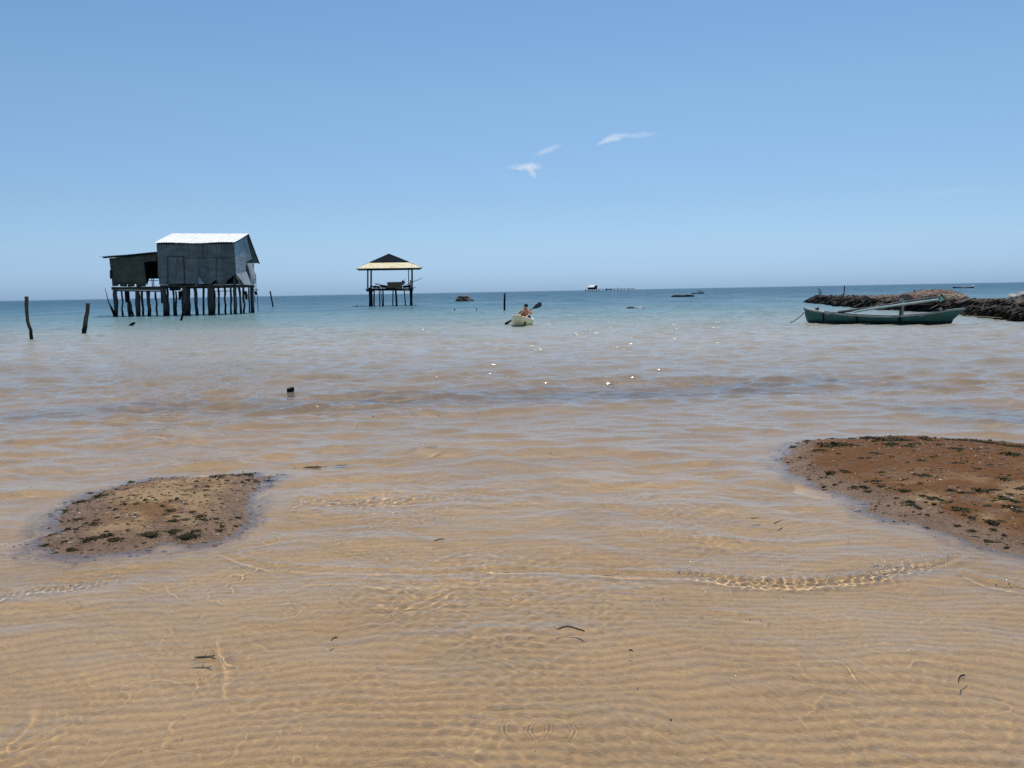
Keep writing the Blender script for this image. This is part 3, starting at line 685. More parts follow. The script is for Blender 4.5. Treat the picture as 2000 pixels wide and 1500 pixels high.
mb = MB(); zd = V(930, 985).z
mb.box((cxw, cyw, zd + .05), (5.4, 5.0, .09)); mb.build('platform', WOOD_D, pav)
mb = MB(); mb.bar(V(520, 995), V(1465, 1000), .12, .16); mb.bar(V(540, 968, PY_ + 5), V(1400, 965, PY_ + 5), .1, .1); mb.bar((cxw - 2.5, cyw - 2.6, zd - .12), (cxw - 2.5, cyw + 2.6, zd - .12), .12, .14); mb.bar((cxw + 2.5, cyw - 2.6, zd - .12), (cxw + 2.5, cyw + 2.6, zd - .12), .12, .14)
mb.each('platform_beam', WOOD_D, pav)
adopt(pav)
def place(o, loc, *a, **k):
    o.data.transform(Matrix.Translation(-Vector(loc))); o.location = loc; return tag(o, *a, **k)
bxm = simple('brown_box', C(.24, .14, .07), C(.34, .21, .11), (1, 1, 5), c3=C(.08, .05, .03))
q = V(1050, 890, PY_ + 1); mb = MB(); mb.box(q, (1.65, 1.0, .72)); 
for k in range(4): mb.box(q + Vector((0, -.52, -.27 + k * .18)), (1.7, .03, .13))
mb.box(q + Vector((0, 0, .37)), (1.72, 1.06, .04)); place(mb.build('crate', bxm), (q.x, q.y, zd + .1), 'brown slatted crate in the middle of the pavilion platform', 'crate')
mb = MB()
for k in range(26):
    x = random.uniform(-1.0, 1.2); a = random.uniform(-.5, .5); h_ = .12 + .38 * max(0, 1 - abs(x) / 1.7) * random.random()
    c = Vector((V(690, 900).x + x, PY_ + random.uniform(.3, 2.2), zd + .1 + h_)); L = random.uniform(.2, .55); d = Vector((math.cos(a), random.uniform(-.3, .3), math.sin(a) * .55)) * L
    mb.bar(c - d, c + d, random.uniform(.05, .15), random.uniform(.04, .1))
mb.bar(V(570, 930, PY_ + .5), V(680, 852, PY_ + .5), .06, .07); mb.bar(V(600, 850, PY_ + .5), V(890, 915, PY_ + .5), .06, .08)
place(mb.build('driftwood_pile', WOOD_D), (V(690, 900).x, PY_ + 1.2, zd + .1), 'low jumble of dark boards on the left half of the pavilion platform', 'wood pile')
mb = MB()
for k in range(22):
    x = random.uniform(-.9, .35); a = random.uniform(-.3, .7); h_ = .1 + .4 * random.random() * (x + 1.2) / 2
    c = Vector((V(1310, 900).x + x, PY_ + random.uniform(.3, 2.2), zd + .1 + h_)); L = random.uniform(.2, .42); d = Vector((math.cos(a), random.uniform(-.3, .3), math.sin(a) * .5)) * L
    mb.bar(c - d, c + d, random.uniform(.05, .15), random.uniform(.04, .1))
place(mb.build('driftwood_pile', WOOD_D), (V(1310, 900).x, PY_ + 1.2, zd + .1), 'dark heap of broken boards at the right end of the pavilion platform', 'wood pile')
q = V(1235, 840, PY_ + .6); ax = Vector((.45, 0, .9)).normalized(); ring = lambda c, r, n=14: [c + (Vector((.9, 0, -.45)) * math.cos(t) + Vector((0, 1, 0)) * math.sin(t)) * r for t in [2 * math.pi * k / n for k in range(n)]]
mb = MB(); mb.loft([ring(q - ax * .27, .17), ring(q + ax * .27, .24)]); place(mb.build('bucket', simple('pink_grey_plastic', C(.35, .30, .32), C(.25, .22, .24)), None, True), tuple(q), 'tilted greyish bucket lying to the right of the crate on the pavilion', 'bucket')
mb = MB(); mb.tube([V(1190, 850, PY_ + .3), V(1290, 750, PY_ + .3)], .025, 6); place(mb.build('short_pole', WOOD_D), tuple(V(1190, 850, PY_ + .3)), 'short thin stick propped over the bucket on the pavilion', 'pole')
mb = MB(); mb.tube([V(1200, 935, PY_ + .2), V(1460, 812, PY_ - .3), V(1680, 728, PY_ - .5)], [.04, .035, .02], 6); place(mb.build('long_pole', WOOD_D), tuple(V(1200, 935, PY_ + .2)), 'long thin pole sticking up and out past the right post of the pavilion', 'pole')
mb = MB(); mb.tube([V(1350, 940, PY_), V(1525, 944, PY_ - .3)], .03, 6); place(mb.build('short_pole', WOOD_D), tuple(V(1350, 940, PY_)), 'short level stick jutting right from the edge of the pavilion platform', 'pole')

# ------------------------------------------------------------------ heaps, rocks, far house, far boats
ROCK = simple('dark_rock', C(.035, .03, .026), C(.09, .075, .06), (3, 3, 3), c3=C(.16, .13, .10), bump=.03)
def lump(name, pxs, mat, depth, label, cat, tops=None, Y=None, seed=1, sub=4, rough_=.12):
    """a low rock whose waterline spans two sight points and whose height comes from the skyline sights"""
    (x0, y0), (x1, y1), ytop = pxs; a = W(x0, y0); b_ = W(x1, y1); c = (a + b_) / 2
    top = P((x0 + x1) / 2, ytop, c.y).z; hw = (b_ - a).length / 2
    bm = bmesh.new(); bmesh.ops.create_icosphere(bm, subdivisions=sub, radius=1)
    for v in bm.verts:
        x, y, z = v.co; n = fbm(np.array([x * 2.3 + seed * 7.1 + 50]), np.array([y * 2.3 + z * 2 + 50]), 4, seed)[0] - .5; n2 = fbm(np.array([x * 7 + seed + 50]), np.array([y * 7 + z * 7 + 50]), 2, seed + 3)[0] - .5
        k = 1 + n * rough_ * 4 + n2 * rough_ * 2
        zz = z if z > 0 else z * .6
        if z > 0: zz = min(z, .72) / .72 if 'flat' in label else z ** .8
        v.co = Vector((x * hw * k, y * depth * k, zz * top * (1 + (n + n2) * rough_ * 2) if z > 0 else zz * top))
    me = bpy.data.meshes.new(name); bm.to_mesh(me); bm.free()
    me.polygons.foreach_set('use_smooth', [True] * len(me.polygons))
    o = mobj(name, me, mat); o.location = (c.x, c.y + depth * .3, 0); return tag(o, label, cat)
# flat-topped heap left of the post
YH = dist_of(905, 588.5); hp = empty('straw_heap', (P(905, 588, YH).x, YH + 1, 0), 'small flat-topped brown heap in the sea between pavilion and slim black post', 'heap')
STRAW = simple('brown_straw', C(.16, .105, .065), C(.34, .24, .16), (2, 2, 9), c3=C(.06, .04, .03), bump=.03)
def ovalring(cx, cy, z, rx, ry, n=36, j=.05, sd=0):
    return [(cx + rx * math.cos(t) * (1 + j * math.sin(t * 5 + sd)) , cy + ry * math.sin(t) * (1 + j * math.cos(t * 7 + sd)), z + j * .4 * math.sin(t * 3 + sd)) for t in [2 * math.pi * k / n for k in range(n)]]
xc = P(906, 585, YH).x; kx = YH / 1560
mb = MB(); mb.loft([ovalring(xc, YH + 1, -.3, 19 * kx, 1.3, sd=1), ovalring(xc, YH + 1, .12, 18.5 * kx, 1.3, sd=1), ovalring(xc - .1, YH + 1, .45, 14.5 * kx, 1.1, sd=2), ovalring(xc - .15, YH + 1, .52, 11.5 * kx, .9, sd=3)]).jitter(.025).build('base', ROCK, hp, True)
mb = MB(); mb.loft([ovalring(xc - .1, YH + 1, .50, 12 * kx, 1.0, sd=2), ovalring(xc - .1, YH + 1, .66, 11.5 * kx, 1.0, sd=4), ovalring(xc - .1, YH + 1, .80, 11 * kx, .95, sd=5)]).jitter(.025).build('straw_band', STRAW, hp, True)
mb = MB(); mb.loft([ovalring(xc - .15, YH + 1, .80, 10.8 * kx, .9, sd=5), ovalring(xc - .15, YH + 1, .93, 9.5 * kx, .8, sd=6), ovalring(xc - .15, YH + 1, 1.0, 7 * kx, .6, sd=6)]).jitter(.02).build('cap', simple('dull_brown', C(.13, .11, .10), C(.2, .17, .15)), hp, True)
adopt(hp)
lump('low_rock', ((1322, 580), (1346, 580), 576), ROCK, .8, 'low flat dark rock left of the small far boat', 'rock', seed=2)
lump('low_rock', ((1226, 602.5), (1240, 602.5), 598.8), ROCK, .3, 'small black rock awash to the right of the kayak, left one of a pair', 'rock', seed=3)
lump('low_rock', ((1240, 602.5), (1259, 602.5), 599.3), simple('pale_rock', C(.3, .29, .28), C(.5, .5, .5), (3, 3, 3)), .3, 'small pale wave-washed rock, right one of a pair beyond the kayak', 'rock', seed=4)
def small_boat(x0, x1, yw, ytop, hullmat, label, bow_right=True, rim=None, group=None):
    a = W(x0, yw); b_ = W(x1, yw); Y = (a.y + b_.y) / 2; a = P(x0, yw, Y); b_ = P(x1, yw, Y); L = (b_ - a).length; c = (a + b_) / 2
    top = P((x0 + x1) / 2, ytop, Y).z
    root = empty('small_boat', (c.x, Y, 0), label, 'boat')
    def prof(u, inner=0):
        k = u if bow_right else 1 - u; hb = .55 * math.sin(math.pi * min(1, .12 + k * .5 if k < .7 else .47 + (1 - k) * 0 + .0)) if False else .55 * (1 - (2 * k - 1) ** 4) ** .7
        zr = top * (.55 + .45 * abs(2 * k - 1) ** 2 + (.5 * max(0, k - .6) ** 1.3)); x = -L / 2 + u * L
        hb = max(hb - inner, .02); zb = (-.15 if not inner else .1 * top)
        return [(c.x + x, Y - hb, zr), (c.x + x, Y - hb * .75, zr * .4 + zb * .6), (c.x + x, Y, zb), (c.x + x, Y + hb * .75, zr * .4 + zb * .6), (c.x + x, Y + hb, zr)]
    N = 14; m_ = MB(); m_.loft([prof(i / N) for i in range(N + 1)], close=False); m_.loft([prof(i / N, .05) for i in range(N + 1)], close=False)
    m_.build('hull', hullmat, root, True)
    m_ = MB()
    for s_ in (0, 4): m_.tube([Vector(prof(i / N)[s_]) + Vector((0, 0, .02)) for i in range(N + 1)], .035, 6)
    m_.build('gunwale', rim or simple('white_paint', C(.8, .8, .78), C(.65, .65, .63)), root)
    m_ = MB()
    for u in (.3, .6): m_.bar(Vector(prof(u)[0]) + Vector((0, 0, -.04)), Vector(prof(u)[4]) + Vector((0, 0, -.04)), .25, .03)
    m_.each('bench', WOOD, root)
    return root, c, Y, top, L
WHITE = simple('white_paint', C(.8, .8, .78), C(.62, .62, .6))
DHULL = simple('dark_hull', C(.03, .035, .05), C(.05, .055, .07))
r_, c, Y, top, L = small_boat(1861, 1902, 562.6, 559.6, DHULL, 'dark slim boat with a raised white bow far out beyond the rocky jetty', True)
MB().box((c.x + L * .47, Y, top * 1.15), (.9, .5, .28), Euler((0, -.3, 0))).build('bow_deck', WHITE, r_); adopt(r_)
r_, c, Y, top, L = small_boat(1351, 1376, 573.6, 570.8, DHULL, 'tiny dark boat with white cabin, right of the low flat rock', True)
m_ = MB(); m_.box((c.x + .5, Y, top + .12), (1.3, .7, .45)); m_.box((c.x + .5, Y, top + .38), (1.5, .85, .05)); m_.build('cabin', WHITE, r_); adopt(r_)
# house on the horizon with its walkway
YF = 760.0; sF = YF / 1560
fh = empty('far_stilt_house', (P(1156, 568, YF).x, YF, 0), 'tiny dark stilt house with a white roof on the horizon', 'stilt house')
def F(x, y, dy=0): return P(x, y, YF + dy)
def FZ(x, y, dy=0): return F(x, y + 1.0, dy)
zt_, zb_ = F(1156, 559.5).z, F(1156, 566).z
mb = MB(); mb.sheet([F(1149, 565), F(1166, 565), F(1166, 558.5), F(1163, 557.3), F(1160, 560.5), F(1149, 560.5)], (0, 5, 0)); mb.build('wall', simple('maroon_boards', C(.10, .05, .05), C(.05, .04, .045)), fh)
mb = MB(); mb.sheet([F(1147.5, 561.5, -1), F(1160, 561, -1), F(1164.5, 557, 2.5), F(1152, 557.2, 2.5)], (0, .05, .12)); mb.build('roof', WHITE, fh)
mb = MB(); mb.sheet([F(1164.5, 557, 2.5), F(1160, 561, -1), F(1167, 561, 0), F(1166.5, 558, 3)], (0, .05, .12)); mb.build('rear_roof', SLATE, fh)
for x in (1149.5, 1153, 1157, 1161, 1165.5):
    a = F(x, 565); MB().tube([a, (a.x, a.y, -.8)], .28, 6).build('stilt', WOOD_D, fh)
mb = MB(); mb.bar(F(1146, 565.2), F(1168, 565.0), 5, .3); mb.build('platform', WOOD_D, fh)
adopt(fh)
fp = empty('far_walkway', (P(1200, 566, YF).x, YF, 0), 'thin low walkway on piles running right from the tiny house on the horizon', 'walkway')
mb = MB(); mb.bar(F(1167, 564.6), F(1240, 563.6), 1.2, .35); mb.build('deck', WOOD_D, fp)
mb = MB(); mb.bar(F(1182, 564.6) + Vector((0, -.9, -.3)), F(1196, 564.4) + Vector((0, -.9, -.3)), 1, .7); mb.build('cross_beam', WOOD_D, fp)
for x in range(1171, 1240, 7):
    a = F(x + random.uniform(-1, 1), 564.5 - (x - 1171) * .013); MB().tube([a, (a.x, a.y, -.8)], .2 + .1 * (x % 2), 6).build('pile', WOOD_D, fp)
for x, t in ((1207.5, 559.5), (1184, 563), (1238, 562.5)):
    a = F(x, t); MB().tube([a, (a.x, a.y, .6)], .14, 6).build('pole', WOOD_D, fp)
adopt(fp)
mb = MB(); a = F(1144, 566); mb.tube([a, (a.x, a.y, -.6)], .5, 6); place(mb.build('wooden_stump', WOOD_D), (a.x, a.y, 0), 'tiny pile end just left of the house on the horizon', 'stump')

# ------------------------------------------------------------------ teal outrigger boat
A0 = W(1581, 632.5); A1 = W(1861, 634.5); UX = (A1 - A0).normalized(); NX = Vector((UX.y, -UX.x, 0)).normalized()
if NX.y > 0: NX = -NX                        # NX points to the viewer
def B(cx, cy, off=0.0):                     # on the long plane of the boat, off = metres nearer
    d = ray(1520 + cx / 4.1667, 540 + cy / 4.1667); o = Vector((0, 0, CAM_H)); p = A0 + NX * off - NX * .42
    return o + d * ((p - o).dot(NX) / d.dot(NX))
TEAL = NB('teal_paint'); _v = TEAL.coords(); _z = TEAL.n('SeparateXYZ', i0=TEAL.n('NewGeometry').outputs['Position']).outputs[2]
_n = TEAL.noise(TEAL.coords((1.2, 1.2, 3)), 1.5, 5, .65); _n2 = TEAL.noise(TEAL.coords((9, 9, 1.2)), 1.0, 4, .6)
_c = TEAL.mix(TEAL.remap(_n, .35, .65), C(.015, .105, .088), C(.026, .155, .128)); _c = TEAL.mix(TEAL.remap(_n2, .56, .66, 0, .75), _c, C(.035, .04, .035)); _c = TEAL.mix(TEAL.remap(_n, .64, .7, 0, .6), _c, C(.25, .32, .30))
_c = TEAL.mix(TEAL.remap(TEAL.math('ADD', _z, TEAL.math('MULTIPLY', _n2, .10)), .15, .19), C(.012, .016, .015), _c)
_wv = TEAL.math('FRACT', TEAL.math('MULTIPLY', _z, 6.5)); _c = TEAL.mix(TEAL.remap(_wv, .0, .07, .55, 0), _c, C(.02, .03, .03))
_c = TEAL.mix(TEAL.remap(TEAL.noise(TEAL.coords((5, 5, .25)), 1.0, 4, .6), .56, .66, 0, .6), _c, C(.10, .07, .045))
TEAL = TEAL.done(TEAL.n('BsdfPrincipled', Base_Color=_c, Roughness=.55, Normal=TEAL.n('Bump', Strength=.4, Distance=.01, Height=_n2)))
GREYW = simple('bleached_wood', C(.46, .44, .40), C(.33, .31, .28), (3, 3, 3), c3=C(.16, .13, .11))
MINT = simple('mint_paint', C(.42, .54, .50), C(.56, .60, .57), (2, 2, 2), c3=C(.30, .55, .48))
boat = empty('outrigger_boat', tuple((A0 + A1) / 2 - NX * .42), 'long narrow teal green wooden boat moored in front of the rocky jetty', 'boat')
rim_px = [(208, 255), (250, 268), (300, 277), (400, 292), (500, 302), (640, 314), (800, 321), (930, 323), (1060, 316), (1200, 303), (1310, 289), (1372, 277), (1440, 268), (1528, 260)]
NS = 40
def interp(tab, x):
    for (a, b_), (c, d) in zip(tab, tab[1:]):
        if x <= c: return b_ + (d - b_) * (x - a) / (c - a)
    return tab[-1][1]
def station(t):
    cx = 208 + (1528 - 208) * t; rz = B(cx, interp(rim_px, cx))
    # keel line: stem rakes in at both ends
    kt = [(208, 262), (225, 300), (255, 385), (262, 396), (1405, 404), (1424, 392), (1428, 345), (1528, 262)]
    kz = B(cx, interp([(a, b_ + (0 if a in (208, 1528) else 6)) for a, b_ in kt], cx)).z
    kz = min(kz, rz.z - .02); 
    if 262 < cx < 1405: kz = -.18
    hb = .46 * max(0, math.sin(math.pi * min(1, max(0, (t - .005) / .99)))) ** .55 + .015
    return rz, kz, hb
mb = MB(); outer = []; inner = []
for i in range(NS + 1):
    t = i / NS; rz, kz, hb = station(t); H_ = rz.z - kz; sec = []; sec2 = []
    for s_ in (-1, 1):
        col = []
        for k in range(6):
            v = k / 5; w_ = hb * (.12 + .88 * v ** .55); col.append(Vector((rz.x, rz.y, kz + H_ * v)) + NX * (w_ * s_))
        sec.append(col)
    ring = sec[0][::-1] + sec[1]; outer.append(ring)
    hi_ = max(hb - .035, .006); fz = max(kz + H_ * .35, .08) if 262 < 208 + 1320 * t < 1405 else kz + H_ * .8
    inn = []
    for s_ in (-1, 1):
        inn.append([Vector((rz.x, rz.y, fz + (rz.z - fz) * v)) + NX * (hi_ * (.6 + .4 * v) * s_) for v in (0, .5, 1)])
    inner.append(inn[0][::-1] + inn[1])
mb.loft(outer, close=False); mb.loft(inner, close=False)
mb.loft([[r[0] for r in outer], [r[0] for r in inner]], close=False); mb.loft([[r[-1] for r in outer], [r[-1] for r in inner]], close=False)
mb.sheet([p for p in outer[0]], UX * .01); mb.sheet([p for p in outer[-1]], UX * -.01)
mb.build('hull', TEAL, boat, True)
for k_ in (0, -1):
    mb = MB(); pr_ = [outer[i][k_] for i in range(NS + 1)]
    ring4 = []
    for p in pr_:
        s_ = -1 if k_ == 0 else 1
        ring4.append([p + NX * .035 * s_ + Vector((0, 0, -.035)), p + NX * .035 * s_ + Vector((0, 0, .02)), p - NX * .03 * s_ + Vector((0, 0, .02)), p - NX * .03 * s_ + Vector((0, 0, -.035))])
    mb.loft(ring4); mb.build('gunwale', GREYW, boat)
def deck(t0, t1, name):
    mb = MB(); rows = []
    for k in range(8):
        rz, kz, hb = station(t0 + (t1 - t0) * k / 7); rows.append([Vector((rz.x, rz.y, rz.z + .012)) + NX * (hb - .02), Vector((rz.x, rz.y, rz.z + .03)), Vector((rz.x, rz.y, rz.z + .012)) - NX * (hb - .02)])
    mb.loft(rows, close=False); mb.build(name, TEAL if t0 > .5 else GREYW, boat)
deck(.002, .13, 'bow_deck'); deck(.88, .998, 'stern_deck')
mb = MB()
for cx in (420, 620, 860, 1010, 1180):
    rz = B(cx, interp(rim_px, cx)); mb.bar(rz + NX * .4 + Vector((0, 0, -.06)), rz - NX * .4 + Vector((0, 0, -.06)), .16, .03)
mb.each('thwart', GREYW, boat)
mb = MB()
for cx in (390, 660, 1005): 
    rz = B(cx, interp(rim_px, cx)); mb.bar(rz + NX * .50 + Vector((0, 0, -.03)), B(cx + 2, 360) + NX * .42, .05, .035)
mb.each('hull_rib', WOOD_D, boat)
mb = MB(); q = B(318, 275); mb.tube([B(308, 285), B(312, 262)], .03, 6).tube([B(325, 285), B(322, 250)], .03, 6).tube([B(300, 264), B(332, 262)], .03, 6); mb.build('bow_cleat', WOOD, boat)
mb = MB(); mb.tube([B(1312, 288), B(1316, 270), B(1322, 256), B(1328, 270), B(1334, 286)], .035, 6); mb.ico(B(1322, 272), .07, 1); mb.build('stern_cleat', GREYW, boat)
# forked support and the two long poles lying over it
MB().bar(B(996, 322, -.15), B(1000, 190, -.15), .07, .09).build('support_post', WOOD, boat)
MB().bar(B(1008, 322, .1), B(1020, 205, .1), .06, .07).build('support_post', GREYW, boat)
mb = MB(); mb.bar(B(985, 226, .2), B(1030, 220, -.3), .06, .05).box(B(1003, 196, -.1), (.12, .12, .14)); mb.build('cross_piece', GREYW, boat)
mb = MB(); mb.tube([B(485, 292, -.1), B(700, 262, -.1), B(1000, 213, -.1), B(1200, 181, -.1), B(1330, 163, -.1)], [.058, .054, .048, .044, .04], 8); mb.build('boom_pole', simple('grey_teal_pole', C(.14, .12, .11), C(.10, .09, .085), (1.2, 3, 3), c3=C(.22, .36, .36)), boat, True)
mb = MB(); mb.tube([B(615, 290, .2), B(760, 262, .2), B(1000, 229, .2), B(1200, 201, .2), B(1322, 184, .2)], [.04, .044, .042, .04, .04], 8); mb.build('boom_pole', MINT, boat, True)
mb = MB(); mb.bar(B(1312, 170, .22), B(1332, 198, .22), .05, .12).bar(B(1300, 178, .22), B(1330, 178, .22), .05, .05); mb.build('pole_end', simple('bright_mint', C(.22, .55, .42), C(.3, .6, .5)), boat)
MB().bar(B(1331, 145, -.12), B(1331, 172, -.12), .06, .06).build('pole_pin', DARK, boat)
adopt(boat)
ROPE = simple('old_rope', C(.30, .25, .20), C(.22, .18, .14), (20, 20, 20))
def rope(pts, r, label, mat=ROPE):
    sm = []
    for a, b_ in zip(pts, pts[1:]):
        for k in range(4): sm.append(a.lerp(b_, k / 4))
    sm.append(pts[-1]); o = MB().tube(sm, r, 6).build('mooring_rope', mat, None, True); place(o, tuple(pts[0]), label, 'rope')
wl = W(1520 + 58 / 4.1667, 540 + 383 / 4.1667); wl.z = -.05
rope([B(212, 290), B(178, 328), B(130, 362), B(95, 378), wl], .018, 'slack brown rope from the left tip of the teal boat down into the water')
rope([B(218, 290), B(226, 330), B(238, 365), B(262, 383)], .02, 'short loop of rope hanging against the left tip of the teal boat')
re_ = P(1900, 618, 33.0)
rope([B(1372, 280), B(1440, 297), B(1500, 312), B(1560, 322), P(1960, 621, 31.2), P(2040, 617, 30)], .014, 'thin yellowish rope from the right end of the teal boat across to the rocky jetty', simple('yellow_rope', C(.42, .36, .20), C(.35, .3, .17)))

# ------------------------------------------------------------------ rocky jetty
def jetty(name, base_px, tops, width, label, seed, n=900, m=70, taper=(2.0, 0.1), extra=None):
    base = smooth_poly([(W(x, y).x, W(x, y).y) for x, y in base_px], 16, False); base = np.array(base)
    seg = np.r_[0, np.cumsum(np.hypot(*np.diff(base, axis=0).T))]; L = seg[-1]
    s_ = np.linspace(0, L, n); bx = np.interp(s_, seg, base[:, 0]); by = np.interp(s_, seg, base[:, 1])
    tx = np.gradient(bx); ty = np.gradient(by); q = np.hypot(tx, ty); nx, ny = -ty / q, tx / q     # away from the viewer
    if nx.mean() < 0: nx, ny = -nx, -ny
    u = np.linspace(0, 1, m)[None, :]; S_ = s_[:, None] + 0 * u; top = np.interp(s_ / L, [t for t, h in tops], [h for t, h in tops])[:, None]
    wd = width * (0.85 + .3 * fbm(S_ * .35, S_ * 0 + seed, 3, seed)); endk = np.minimum(sstep(0, taper[0], S_), 1 - sstep(L - taper[1], L, S_) * (taper[1] > .2))
    jag = (fbm(S_ * .9 + 9, u * 0 + seed, 4, seed + 3) - .5) * .7
    a = (u - 0.0) * wd * (0.25 + .75 * endk) + jag * (1 - u)
    prof = np.where(u < .16, (u / .16) ** .55, 1 - .10 * np.sin((u - .16) / .84 * np.pi) * 0) * np.where(u > .86, np.sqrt(np.clip((1 - u) / .14, 0, 1)), 1)
    X_ = bx[:, None] + nx[:, None] * a; Y_ = by[:, None] + ny[:, None] * a
    nn = fbm(X_ * 1.6, Y_ * 1.6 + prof * 2, 4, seed) - .5; n2 = fbm(X_ * 7, Y_ * 7 + prof * 9, 3, seed + 5) - .5
    Z_ = -.5 + (top * endk ** .6 + .5) * prof * (1 + .22 * nn) + n2 * .30 * (prof > .2) + extra(S_ / L, u) if extra else -.5 + (top * endk ** .6 + .5) * prof * (1 + .30 * nn * (u < .3)) + n2 * np.where(u < .25, .30, .10)
    push = (n2 * .9 + nn * .8) * (u < .3); X_ = X_ + nx[:, None] * push; Y_ = Y_ + ny[:, None] * push
    g_ = np.random.default_rng(seed); base_ = bmesh.new(); bmesh.ops.create_icosphere(base_, subdivisions=1, radius=1)
    bv = np.array([v.co[:] for v in base_.verts]); bf = np.array([[v.index for v in f_.verts] for f_ in base_.faces]); base_.free()
    V_ = [np.stack([X_, Y_, Z_], -1).reshape(-1, 3)]; ii_ = np.arange(X_.size).reshape(X_.shape)
    Q_ = np.stack([ii_[:-1, :-1], ii_[:-1, 1:], ii_[1:, 1:], ii_[1:, :-1]], -1).reshape(-1, 4); F_ = [np.concatenate([Q_[:, [0, 1, 2]], Q_[:, [0, 2, 3]]])]; c_ = X_.size
    for k in range(700):                    # stones bedded into its face and top, many small and few large
        i = int(g_.integers(5, n - 5)); j = int(g_.integers(2, int(m * .8)) if k % 5 == 0 else g_.integers(2, 12))
        p = np.array([X_[i, j], Y_[i, j], Z_[i, j]]); r = .02 + .09 * g_.random() ** 2
        if p[2] < -.15: continue
        if j > 11: p[2] -= r * .55
        A_ = np.linalg.qr(g_.normal(0, 1, (3, 3)))[0]; V_.append((bv * np.array([1, g_.uniform(.5, 1), g_.uniform(.4, .8)]) * r * (1 + g_.uniform(-.22, .22, bv.shape))) @ A_ + p); F_.append(bf + c_); c_ += len(bv)
    me = np_mesh(name, np.concatenate(V_), np.concatenate(F_), False)
    return me, name, label
JM = NB('jetty_rock'); _v = JM.coords(); _n = JM.noise(_v, 2.2, 6, .7); _n2 = JM.noise(_v, 9, 4, .7); _n3 = JM.noise(_v, .8, 3)
_sp = JM.n('SeparateXYZ', i0=JM.n('NewGeometry').outputs['Position']); _nz = JM.n('SeparateXYZ', i0=JM.n('NewGeometry').outputs['Normal']).outputs[2]
_vo = JM.n('TexVoronoi', Vector=_v, Scale=7.0)
_c = JM.mix(JM.remap(_n, .35, .65), C(.020, .014, .010), C(.050, .035, .025)); _c = JM.mix(JM.remap(_n2, .55, .68, 0, .7), _c, C(.075, .058, .044))
_dry = JM.math('MULTIPLY', JM.remap(_sp.outputs[2], .50, .66), JM.remap(_nz, .75, .95)); _c = JM.mix(JM.math('MULTIPLY', _dry, JM.remap(_n, .3, .6, .3, 1)), _c, C(.12, .09, .07))
_c = JM.mix(JM.remap(_sp.outputs[2], .10, .02), _c, C(.012, .011, .009))
JM = JM.done(JM.n('BsdfPrincipled', Base_Color=_c, Roughness=.9, Normal=JM.n('Bump', Strength=1.0, Distance=.06, Height=JM.math('ADD', _n2, _vo))))
me, nm, lb = jetty('rocky_jetty', [(1566, 590.5), (1600, 594), (1640, 599), (1700, 604), (1770, 607.5), (1835, 610), (1890, 613), (1960, 618), (2080, 626), (2300, 640), (2600, 660)],
    [(0, .52), (.12, .60), (.5, .60), (.62, .64), (.8, .66), (1, .66)], 4.2, '', 3, taper=(1.6, .1))
tag(mobj(nm, me, JM), 'long low jetty of dark rough rocks behind the teal boat', 'jetty')
me, nm, lb = jetty('rock_mound', [(1868, 612.5), (1890, 617.5), (1925, 622), (1965, 626), (2020, 630), (2120, 640), (2300, 655)],
    [(0, .36), (.2, .42), (.6, .44), (1, .44)], 2.0, '', 8, n=420, m=44, taper=(1.2, .1))
tag(mobj(nm, me, JM), 'lower mound of brown crusted rocks at the near foot of the jetty', 'rocks')
# dried brush heaped on top
BR = simple('dry_brush', C(.13, .075, .058), C(.21, .14, .105), (3, 3, 6), c3=C(.14, .10, .085), bump=.03)
BR2 = simple('straw_brush', C(.27, .21, .14), C(.37, .30, .21), (3, 3, 6), c3=C(.22, .17, .12), bump=.03)
YB = 41.0
def heap(name, x0, x1, sky, Y, depth, mat, label, seed):
    mb = MB(); rows = []; n = 60
    for i in range(n + 1):
        px = x0 + (x1 - x0) * i / n; top = P(px, interp(sky, px), Y).z; c = P(px, 585, Y); row = []
        for k in range(17):
            t = math.pi * k / 16; zz = .35 + (top - .35) * math.sin(t) ** .75
            nn = fbm(np.array([c.x * 3 + k]), np.array([k * .9 + seed]), 3, seed)[0] - .5
            row.append((c.x + nn * .1, Y + depth * .5 - math.cos(t) * depth * (.5 + .1 * nn), zz + nn * .10 * math.sin(t)))
        rows.append(row)
    mb.loft(rows, close=False); mb.sheet(rows[0], (-.01, 0, 0)); mb.sheet(rows[-1], (.01, 0, 0))
    g_ = np.random.default_rng(seed)
    for k in range(420):
        i = int(g_.integers(1, n)); j = int(g_.integers(1, 15)); p = Vector(rows[i][j]); d = Vector(tuple(g_.normal(0, 1, 3) * (1, .5, .35))).normalized() * g_.uniform(.05, .13)
        mb.tube([p - d * .3, p + d], [.014, .006], 4, False)
    return place(mb.build(name, mat), (P((x0 + x1) / 2, 585, Y).x, Y + depth * .5, .35), label, 'brush heap')
heap('brush_heap', 1790, 1880, [(1772, 579), (1800, 571), (1820, 567), (1850, 565.5), (1875, 566.5), (1886, 572)], YB + 1.2, 2.2, BR, 'reddish brown mound of dry brush on top of the jetty behind the raised boat poles', 21)
heap('brush_heap', 1852, 1896, [(1838, 577), (1855, 574.5), (1880, 573.5), (1894, 575), (1900, 581)], YB, 1.3, BR2, 'pale straw-coloured dry brush at the right foot of the reddish brown mound', 33)
heap('brush_heap', 1705, 1786, [(1690, 579), (1720, 577.5), (1770, 575.5), (1790, 575)], 50.0, 1.6, BR, 'low flat brown strip of dry brush left of the reddish brown mound', 41)
